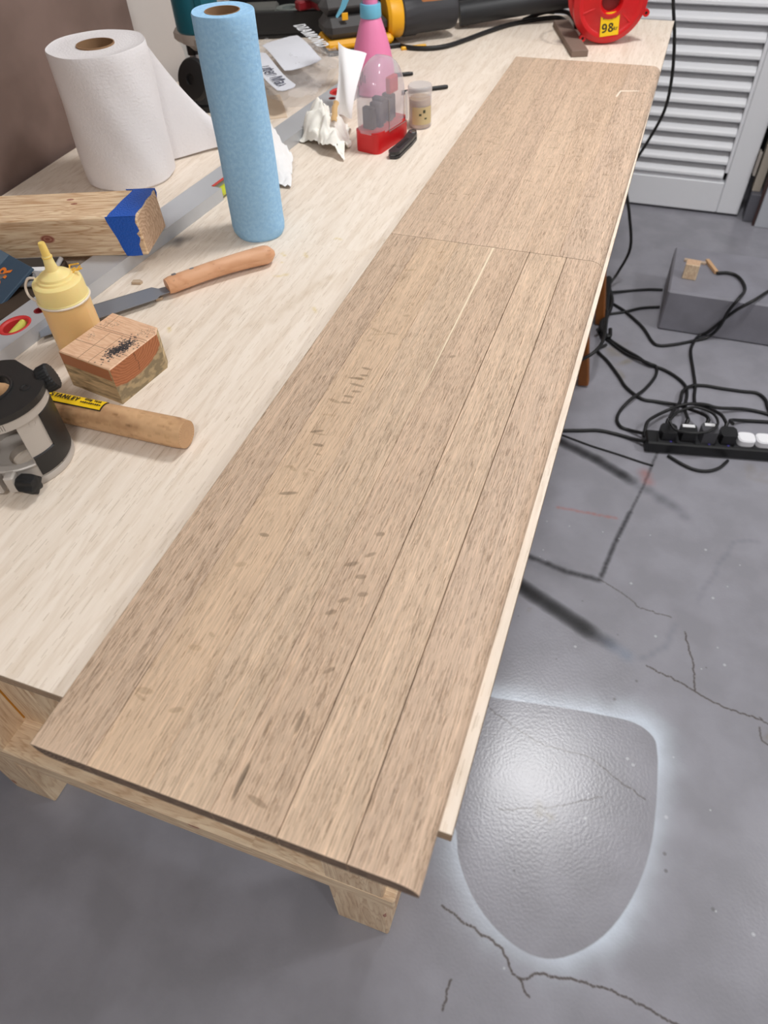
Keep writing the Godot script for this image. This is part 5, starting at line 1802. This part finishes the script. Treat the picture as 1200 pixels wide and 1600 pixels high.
	b.box(dg, T(-0.018, 0.056, 0.0), Vector3(0.170, 0.050, 0.108), 0.018)
	b.box(dg, T(-0.030, 0.100, 0.0), Vector3(0.150, 0.040, 0.062), 0.018)
	part("upper_housing", b, s, "dark grey upper housing")
	b = MB.new()
	b.box(yel, T(-0.050, 0.086, 0.0535), Vector3(0.016, 0.016, 0.004), 0.001)
	part("badge", b, s, "small yellow badge")
	b = MB.new()
	var cdir := Vector3(1.0, 0.0, 0.0)
	b.lathe(yel, Transform3D(Basis(Vector3(0, 0, 1), -PI / 2), Vector3(0.070, 0.062, 0.0)), PackedVector2Array([Vector2(0, 0), Vector2(0.044, 0), Vector2(0.050, 0.008), Vector2(0.050, 0.036), Vector2(0.047, 0.042), Vector2(0, 0.042)]), 40)
	part("motor_collar", b, s, "yellow motor collar")
	b = MB.new()
	b.lathe(mat(c8(48, 48, 52), 0.55), Transform3D(Basis(Vector3(0, 0, 1), -PI / 2), Vector3(0.112, 0.062, 0.0)), PackedVector2Array([Vector2(0, 0), Vector2(0.046, 0), Vector2(0.049, 0.004), Vector2(0.0490, 0.040), Vector2(0.0465, 0.045), Vector2(0.0455, 0.140), Vector2(0.042, 0.152), Vector2(0.032, 0.158), Vector2(0, 0.158)]), 44, func(a: float, y: float, r: float) -> float: return 0.0010 * signf(sin(a * 26.0)) if y > 0.003 and y < 0.041 and r > 0.045 else 0.0)
	part("dust_canister", b, s, "dark grey ribbed dust canister")
	b = MB.new()
	b.box(mat(c8(168, 106, 56), 0.5), Transform3D(Basis(Vector3.RIGHT, 0.55), Vector3(0.205, 0.0985, 0.0225)), Vector3(0.085, 0.010, 0.028), 0.004)
	part("dust_window", b, s, "amber dust window")
	b = MB.new()
	b.box(mat(c8(240, 178, 20), 0.45), T(0.128, 0.004, 0.075), Vector3(0.070, 0.008, 0.008), 0.002)
	part("yellow_edge", b, s)
	# heap behind the bag: tool case, clamps and a teal drill
	var tc := thing("tool_case", "open black tool case with grey fittings behind the plastic bag", "tool case", Vector3(-0.735, BT, -2.07), 0.35)
	b = MB.new()
	b.box(MT.black, T(0, 0.008, 0), Vector3(0.30, 0.016, 0.24), 0.004)
	for w in [[0, 0.116, 0.30, 0.008], [0, -0.116, 0.30, 0.008]]:
		b.box(MT.black, T(w[0], 0.035, w[1]), Vector3(w[2], 0.060, w[3]), 0.003)
	for w in [[0.146, 0, 0.008, 0.22], [-0.146, 0, 0.008, 0.22]]:
		b.box(MT.black, T(w[0], 0.035, w[1]), Vector3(w[2], 0.060, w[3]), 0.003)
	part("tray", b, tc)
	b = MB.new()
	b.lathe(mat(c8(104, 112, 108), 0.5), T(0.03, 0.016, 0.04), PackedVector2Array([Vector2(0, 0), Vector2(0.045, 0), Vector2(0.045, 0.030), Vector2(0.036, 0.040), Vector2(0.020, 0.040), Vector2(0.018, 0.030), Vector2(0, 0.030)]), 36)
	part("guide_bush", b, tc, "grey round fitting")
	b = MB.new()
	b.box(mat(c8(96, 96, 92), 0.5), T(-0.06, 0.035, -0.03), Vector3(0.10, 0.030, 0.07), 0.006)
	b.box(mat(c8(70, 70, 70), 0.5), T(0.09, 0.030, -0.05), Vector3(0.06, 0.030, 0.09), 0.006)
	part("fitting", b, tc, "grey fittings")
	for k in 3:
		var cl := thing("bar_clamp", ["dark red bar clamp in the heap, nearest the tool case", "dark red bar clamp in the middle of the heap", "dark red bar clamp nearest the sander"][k], "clamp", Vector3(-0.545 + 0.05 * k, BT + 0.078 + 0.027 * k, -2.09 - 0.02 * k), 0.95 + 0.12 * k, "red bar clamps heaped behind the sander")
		b = MB.new()
		b.box(mat(c8(132, 24, 34), 0.45), T(0, 0, 0), Vector3(0.30, 0.022, 0.026), 0.004)
		part("bar", b, cl)
		for jx in [-0.10, 0.06]:
			b = MB.new()
			b.box(mat(c8(112, 18, 28), 0.45), T(jx, 0.004, 0.022), Vector3(0.030, 0.026, 0.060), 0.005)
			part("jaw", b, cl)
		b = MB.new()
		b.tube(MT.steel, PackedVector3Array([Vector3(0.06, 0.020, -0.01), Vector3(0.06, 0.020, 0.06)]), 0.006, 10)
		part("screw", b, cl)
	var td := thing("teal_drill", "teal power tool lying at the very back of the heap", "drill", Vector3(-0.62, BT, -2.27), 0.15)
	b = MB.new()
	b.tube(mat(c8(0, 80, 98), 0.45), curve(PackedVector3Array([Vector3(-0.14, 0.05, 0), Vector3(-0.05, 0.052, 0), Vector3(0.06, 0.050, 0), Vector3(0.13, 0.048, 0)])), func(t: float) -> float: return 0.045 - 0.012 * t, 24)
	part("housing", b, td)
	b = MB.new()
	b.tube(MT.black, PackedVector3Array([Vector3(0.13, 0.048, 0), Vector3(0.19, 0.046, 0)]), func(t: float) -> float: return 0.028 - 0.008 * t, 20)
	part("chuck", b, td)
	# a dark lead over the heap
	b = MB.new()
	b.tube(mat(c8(52, 48, 50), 0.5), curve(PackedVector3Array([Vector3(-0.86, BT + 0.22, -2.02), Vector3(-0.74, BT + 0.150, -2.00), Vector3(-0.62, BT + 0.105, -1.985), Vector3(-0.54, BT + 0.085, -1.965), Vector3(-0.47, BT + 0.075, -1.950)]), 8), 0.0075, 12)
	solo("grey_lead", b, "thick dark grey lead running over the tool heap to the sander", "cable")
	# charcoal tool body behind the spray head
	var jt := thing("jigsaw", "black power tool body lying behind the sander", "power tool", Vector3(-0.37, BT, -2.24), 0.3)
	b = MB.new()
	b.tube(MT.black, curve(PackedVector3Array([Vector3(-0.12, 0.06, 0), Vector3(-0.03, 0.064, 0), Vector3(0.08, 0.062, 0), Vector3(0.15, 0.055, 0)])), func(t: float) -> float: return 0.048 - 0.010 * t, 24)
	part("body", b, jt)
	b = MB.new()
	b.box(yel, T(0.0, 0.110, 0.02), Vector3(0.10, 0.010, 0.040), 0.004)
	part("yellow_trim", b, jt)
	# dark red case edge at the back
	b = MB.new()
	b.box(mat(c8(96, 22, 34), 0.5), T(0, 0.03, 0), Vector3(0.16, 0.06, 0.05), 0.006)
	solo("red_case", b, "dark red case at the back edge behind the sander canister", "case", "", Vector3(-0.185, BT, -2.305), 0.1)

func cable_thing(label: String, pts: PackedVector3Array, r := 0.0048) -> void:
	var b := MB.new()
	b.tube(MT.cable, curve(pts, 6), r, 8)
	solo("power_cable", b, label, "cable")

func floor_things() -> void:
	# concrete step
	var b := MB.new()
	b.box(MT.stepgrey, T(0, 0.07, 0), Vector3(0.90, 0.14, 0.29), 0.006)
	solo("concrete_step", b, "low grey painted concrete step on the floor before the louvred door", "step", "", Vector3(0.965, 0, -2.175))
	var pale := mat(Color.WHITE, 0.7)
	pale.albedo_texture = MT.pine.albedo_texture
	pale.uv1_scale = Vector3(6, 10, 1)
	b = MB.new()
	b.box(pale, T(0, 0.0255, 0), Vector3(0.042, 0.050, 0.036), 0.0015, MT.pine_end)
	solo("wood_cube", b, "small pale wooden cube standing on the concrete step", "wood block", "", Vector3(0.571, 0.14, -2.130), -0.06)
	b = MB.new()
	b.box(mat(c8(196, 172, 150), 0.7), T(0, 0.0045, 0), Vector3(0.068, 0.008, 0.010), 0.001)
	solo("wood_slip", b, "thin wooden slip lying behind the cube on the concrete step", "wood slip", "", Vector3(0.582, 0.14, -2.225), -0.10)
	b = MB.new()
	b.box(mat(c8(206, 166, 126), 0.7), T(0, 0.006, 0), Vector3(0.078, 0.011, 0.012), 0.001)
	solo("wood_slip", b, "small wooden stick right of the cube on the concrete step", "wood slip", "", Vector3(0.634, 0.14, -2.205), -1.15)
	# stool of stained wood under the bench, one leg in sight
	var st := thing("stool", "low brown stained wooden stool pushed under the bench, one leg showing", "stool", Vector3(0.20, 0, -1.84))
	b = MB.new()
	b.box(MT.brownwood, T(-0.045, 0.265, 0), Vector3(0.25, 0.03, 0.36), 0.006)
	part("seat", b, st)
	for lx in [[0.135, 0.168], [-0.135, 0.168], [0.135, -0.168], [-0.135, -0.168]]:
		b = MB.new()
		b.box(MT.brownwood, Transform3D(Basis(Vector3(0, 0, 1), 0.17 * signf(lx[0])), Vector3(lx[0] - 0.021 * signf(lx[0]) - (0.045 if lx[0] < 0.0 else 0.0), 0.127, lx[1])), Vector3(0.030, 0.25, 0.030), 0.003)
		part("leg", b, st)
	# extension block, turned a little
	var ang := atan2(0.0604, 0.3154)
	var o := thing("power_strip", "long black multi-socket power strip on the floor full of plugs", "power strip", Vector3(0.5386, 0, -1.4235), -ang * -1.0)
	o.rotation.y = ang
	var bk := mat(c8(18, 18, 20), 0.4)
	b = MB.new()
	b.box(bk, T(0.235, 0.0195, -0.0275), Vector3(0.47, 0.037, 0.055), 0.004)
	part("body", b, o)
	for k in 8:
		b = MB.new()
		b.box(mat(c8(34, 34, 37), 0.5), T(0.050 + 0.0485 * k, 0.0384, -0.0275), Vector3(0.042, 0.0014, 0.044), 0.0005)
		part("socket", b, o)
	for x in [0.062, 0.160, 0.209]:
		b = MB.new()
		var led := mat(c8(70, 60, 150), 0.3)
		b.lathe(led, T(x, 0.0385, -0.0085), PackedVector2Array([Vector2(0.003, 0), Vector2(0.0028, 0.0012), Vector2(0, 0.0018)]), 12)
		part("indicator", b, o, "small violet indicator")
	# plugs and covers: local x along the strip
	for k in 4:
		var px: float = [0.054, 0.104, 0.156, 0.206][k]
		var p := o.transform * Vector3(px, 0.0392, -0.030)
		var lab: String = ["black mains plug at the left end of the power strip", "black mains plug with a white label, second from the left", "charger plug with a bright silver edge in the power strip", "plain black mains plug next to the white plugs"][k]
		var pg := thing("mains_plug", lab, "plug", p, ang)
		b = MB.new()
		var ht: float = [0.026, 0.030, 0.038, 0.030][k]
		var pl := PackedVector2Array([Vector2(-0.021, 0.010), Vector2(-0.017, 0.019), Vector2(0.017, 0.019), Vector2(0.021, 0.010), Vector2(0.021, -0.014), Vector2(0.014, -0.022), Vector2(-0.014, -0.022), Vector2(-0.021, -0.014)])
		b.prism(bk if k != 2 else mat(c8(74, 74, 78), 0.4), Transform3D(Basis(Vector3.RIGHT, PI / 2), Vector3.ZERO), pl, -ht, 0.0)
		part("plug_body", b, pg)
		if k == 1 or k == 2:
			b = MB.new()
			b.box(mat(c8(236, 236, 238), 0.5), T(0.0, ht + 0.0006, -0.012 if k == 1 else -0.013), Vector3(0.032 if k == 1 else 0.026, 0.0010, 0.011), 0.0)
			part("label", b, pg, "white label")
		b = MB.new()
		b.tube(MT.cable, curve(PackedVector3Array([Vector3(0, ht * 0.55, -0.020), Vector3(0, ht * 0.6, -0.034), Vector3(0.004, ht * 0.8, -0.046)])), 0.0055, 8)
		part("cable_guard", b, pg)
	for k in 2:
		var p := o.transform * Vector3([0.254, 0.300][k], 0.0392, -0.030)
		var pg := thing("white_plug", ["white plug in the power strip, the left one of the white pair", "white plug in the power strip, right one cut by the picture edge"][k], "plug", p, ang)
		b = MB.new()
		var pl := PackedVector2Array()
		for q in 24:
			var a := TAU * q / 24.0
			pl.append(Vector2(signf(cos(a)) * pow(absf(cos(a)), 0.6) * 0.0220, signf(sin(a)) * pow(absf(sin(a)), 0.6) * 0.0205))
		b.prism(mat(c8(238, 238, 242), 0.4), Transform3D(Basis(Vector3.RIGHT, PI / 2), Vector3.ZERO), pl, -0.016, 0.0, null, true)
		part("plug_body", b, pg)
		b = MB.new()
		var p2 := PackedVector2Array()
		for v in pl: p2.append(v * 0.86)
		b.prism(mat(c8(244, 244, 247), 0.35), Transform3D(Basis(Vector3.RIGHT, PI / 2), Vector3.ZERO), p2, -0.0178, -0.016, null, true)
		part("plug_face", b, pg)
	# cables
	cable_thing("black cable running to the back corner of the concrete step, uppermost of the two", PackedVector3Array([Vector3(0.314, 0.030, -2.115), Vector3(0.322, 0.020, -2.164), Vector3(0.386, 0.005, -2.222), Vector3(0.464, 0.005, -2.257), Vector3(0.510, 0.005, -2.268)]))
	cable_thing("black cable running to the left side of the concrete step, lower of the two", PackedVector3Array([Vector3(0.323, 0.020, -2.028), Vector3(0.340, 0.005, -2.057), Vector3(0.402, 0.005, -2.093), Vector3(0.453, 0.005, -2.132), Vector3(0.510, 0.005, -2.156)]))
	cable_thing("black cable looping up over the front of the step to the wooden stick", PackedVector3Array([Vector3(0.325, 0.050, -2.054), Vector3(0.340, 0.005, -2.140), Vector3(0.381, 0.005, -2.116), Vector3(0.415, 0.005, -2.085), Vector3(0.471, 0.005, -2.017), Vector3(0.508, 0.005, -1.946), Vector3(0.532, 0.005, -1.932), Vector3(0.576, 0.005, -1.951), Vector3(0.630, 0.005, -1.988), Vector3(0.672, 0.010, -2.015), Vector3(0.694, 0.050, -2.018), Vector3(0.702, 0.110, -2.012), Vector3(0.718, 0.150, -2.022), Vector3(0.736, 0.147, -2.083), Vector3(0.729, 0.147, -2.132), Vector3(0.709, 0.147, -2.167), Vector3(0.681, 0.147, -2.176), Vector3(0.651, 0.147, -2.165)]))
	cable_thing("black cable crossing the step to the right picture edge and down to the plugs", PackedVector3Array([Vector3(0.840, 0.147, -2.145), Vector3(0.803, 0.147, -2.097), Vector3(0.765, 0.151, -2.030), Vector3(0.724, 0.120, -2.013), Vector3(0.696, 0.070, -2.022), Vector3(0.665, 0.020, -2.022), Vector3(0.645, 0.005, -2.020), Vector3(0.631, 0.005, -1.978), Vector3(0.626, 0.005, -1.924), Vector3(0.640, 0.005, -1.829), Vector3(0.650, 0.005, -1.756), Vector3(0.651, 0.005, -1.702), Vector3(0.658, 0.005, -1.668), Vector3(0.689, 0.020, -1.641), Vector3(0.715, 0.055, -1.575), Vector3(0.728, 0.062, -1.535)]))
	cable_thing("black cable in the pair running from the stool leg to the second plug", PackedVector3Array([Vector3(0.330, 0.060, -2.010), Vector3(0.342, 0.005, -2.000), Vector3(0.369, 0.005, -1.931), Vector3(0.423, 0.005, -1.884), Vector3(0.472, 0.005, -1.852), Vector3(0.509, 0.005, -1.823), Vector3(0.555, 0.005, -1.808), Vector3(0.595, 0.005, -1.781), Vector3(0.622, 0.005, -1.747), Vector3(0.630, 0.005, -1.704), Vector3(0.626, 0.02, -1.62), Vector3(0.632, 0.055, -1.53)]))
	cable_thing("black cable bending in a wide loop back to the left end of the power strip", PackedVector3Array([Vector3(0.333, 0.030, -1.925), Vector3(0.344, 0.005, -1.945), Vector3(0.375, 0.005, -1.912), Vector3(0.437, 0.005, -1.857), Vector3(0.508, 0.014, -1.815), Vector3(0.532, 0.005, -1.815), Vector3(0.534, 0.005, -1.767), Vector3(0.511, 0.005, -1.695), Vector3(0.479, 0.014, -1.628), Vector3(0.456, 0.005, -1.579), Vector3(0.451, 0.005, -1.535), Vector3(0.465, 0.005, -1.506), Vector3(0.491, 0.005, -1.498), Vector3(0.535, 0.020, -1.478)]))
	cable_thing("black cable running diagonally from the foot of the stool leg to the plugs", PackedVector3Array([Vector3(0.372, 0.008, -1.885), Vector3(0.350, 0.005, -1.850), Vector3(0.388, 0.005, -1.801), Vector3(0.430, 0.005, -1.736), Vector3(0.458, 0.005, -1.688), Vector3(0.506, 0.005, -1.648), Vector3(0.548, 0.005, -1.647), Vector3(0.600, 0.012, -1.640), Vector3(0.629, 0.030, -1.610), Vector3(0.672, 0.060, -1.555), Vector3(0.680, 0.068, -1.530)]))
	cable_thing("black cable arching right behind the plugs to the picture edge", PackedVector3Array([Vector3(0.583, 0.060, -1.510), Vector3(0.594, 0.035, -1.582), Vector3(0.612, 0.016, -1.652), Vector3(0.616, 0.012, -1.709), Vector3(0.640, 0.008, -1.748), Vector3(0.676, 0.005, -1.764), Vector3(0.723, 0.005, -1.765), Vector3(0.780, 0.005, -1.768), Vector3(0.821, 0.005, -1.772), Vector3(0.844, 0.005, -1.748), Vector3(0.852, 0.005, -1.710), Vector3(0.865, 0.005, -1.662)]))
	cable_thing("black cable curling round behind the plugs and off to the right", PackedVector3Array([Vector3(0.530, 0.020, -1.465), Vector3(0.530, 0.030, -1.51), Vector3(0.545, 0.024, -1.549), Vector3(0.581, 0.022, -1.595), Vector3(0.622, 0.040, -1.612), Vector3(0.674, 0.030, -1.641), Vector3(0.715, 0.020, -1.650), Vector3(0.782, 0.008, -1.681), Vector3(0.827, 0.005, -1.686), Vector3(0.865, 0.005, -1.679)]))
	cable_thing("black cable leaving the last black plug to the right", PackedVector3Array([Vector3(0.745, 0.060, -1.540), Vector3(0.745, 0.035, -1.585), Vector3(0.783, 0.008, -1.629), Vector3(0.865, 0.005, -1.650)]))
	cable_thing("black cable from under the bench edge to the left end of the power strip", PackedVector3Array([Vector3(0.294, 0.005, -1.435), Vector3(0.316, 0.005, -1.442), Vector3(0.363, 0.005, -1.457), Vector3(0.412, 0.005, -1.472), Vector3(0.464, 0.005, -1.470), Vector3(0.504, 0.007, -1.462), Vector3(0.535, 0.016, -1.450)]))
	cable_thing("thin dark cable lying below the others near the black paint line", PackedVector3Array([Vector3(0.293, 0.003, -1.425), Vector3(0.317, 0.003, -1.424), Vector3(0.396, 0.003, -1.405), Vector3(0.474, 0.003, -1.392), Vector3(0.535, 0.003, -1.380), Vector3(0.567, 0.003, -1.376)]), 0.0024)
	cable_thing("black cable sagging in front of the power strip", PackedVector3Array([Vector3(0.600, 0.0052, -1.425), Vector3(0.639, 0.005, -1.402), Vector3(0.673, 0.005, -1.391), Vector3(0.705, 0.005, -1.396), Vector3(0.733, 0.005, -1.418), Vector3(0.752, 0.005, -1.452)]), 0.0042)
	cable_thing("ring of black cable lying over the plugs on the power strip", PackedVector3Array([Vector3(0.580, 0.086, -1.470), Vector3(0.600, 0.086, -1.515), Vector3(0.640, 0.088, -1.545), Vector3(0.685, 0.090, -1.530), Vector3(0.700, 0.090, -1.490), Vector3(0.680, 0.088, -1.455), Vector3(0.640, 0.084, -1.440), Vector3(0.600, 0.078, -1.448), Vector3(0.580, 0.086, -1.470)]), 0.0036)
	# hanging cable by the door end of the bench, and the bundle down the stool
	cable_thing("black cable hanging from above past the far right corner of the bench", PackedVector3Array([Vector3(0.20, 2.0, -2.39), Vector3(0.25, 1.20, -2.385), Vector3(0.308, 0.895, -2.385), Vector3(0.330, 0.809, -2.385), Vector3(0.357, 0.718, -2.380), Vector3(0.375, 0.621, -2.375), Vector3(0.376, 0.534, -2.365), Vector3(0.347, 0.441, -2.36), Vector3(0.312, 0.36, -2.33), Vector3(0.318, 0.33, -2.27), Vector3(0.345, 0.26, -2.25), Vector3(0.372, 0.15, -2.25), Vector3(0.352, 0.06, -2.25), Vector3(0.328, 0.02, -2.20), Vector3(0.320, 0.012, -2.10)]))
	b = MB.new()
	b.tube(MT.cable, curve(PackedVector3Array([Vector3(0.325, 0.035, -2.24), Vector3(0.338, 0.028, -2.13), Vector3(0.346, 0.024, -2.03), Vector3(0.350, 0.022, -1.95), Vector3(0.362, 0.016, -1.915)]), 6), 0.010, 10)
	b.tube(MT.cable, curve(PackedVector3Array([Vector3(0.340, 0.030, -2.17), Vector3(0.356, 0.030, -2.10), Vector3(0.352, 0.026, -2.02), Vector3(0.340, 0.03, -1.97), Vector3(0.352, 0.02, -1.93), Vector3(0.375, 0.016, -1.92), Vector3(0.372, 0.02, -1.955)]), 6), 0.0065, 8)
	solo("cable_bundle", b, "tangled bundle of black cables beside the brown stool leg", "cable")
	cable_thing("black cable draped round the front of the brown stool leg", PackedVector3Array([Vector3(0.350, 0.12, -1.90), Vector3(0.362, 0.125, -1.76), Vector3(0.357, 0.13, -1.690), Vector3(0.338, 0.125, -1.648), Vector3(0.30, 0.10, -1.63), Vector3(0.22, 0.03, -1.60)]), 0.0050)
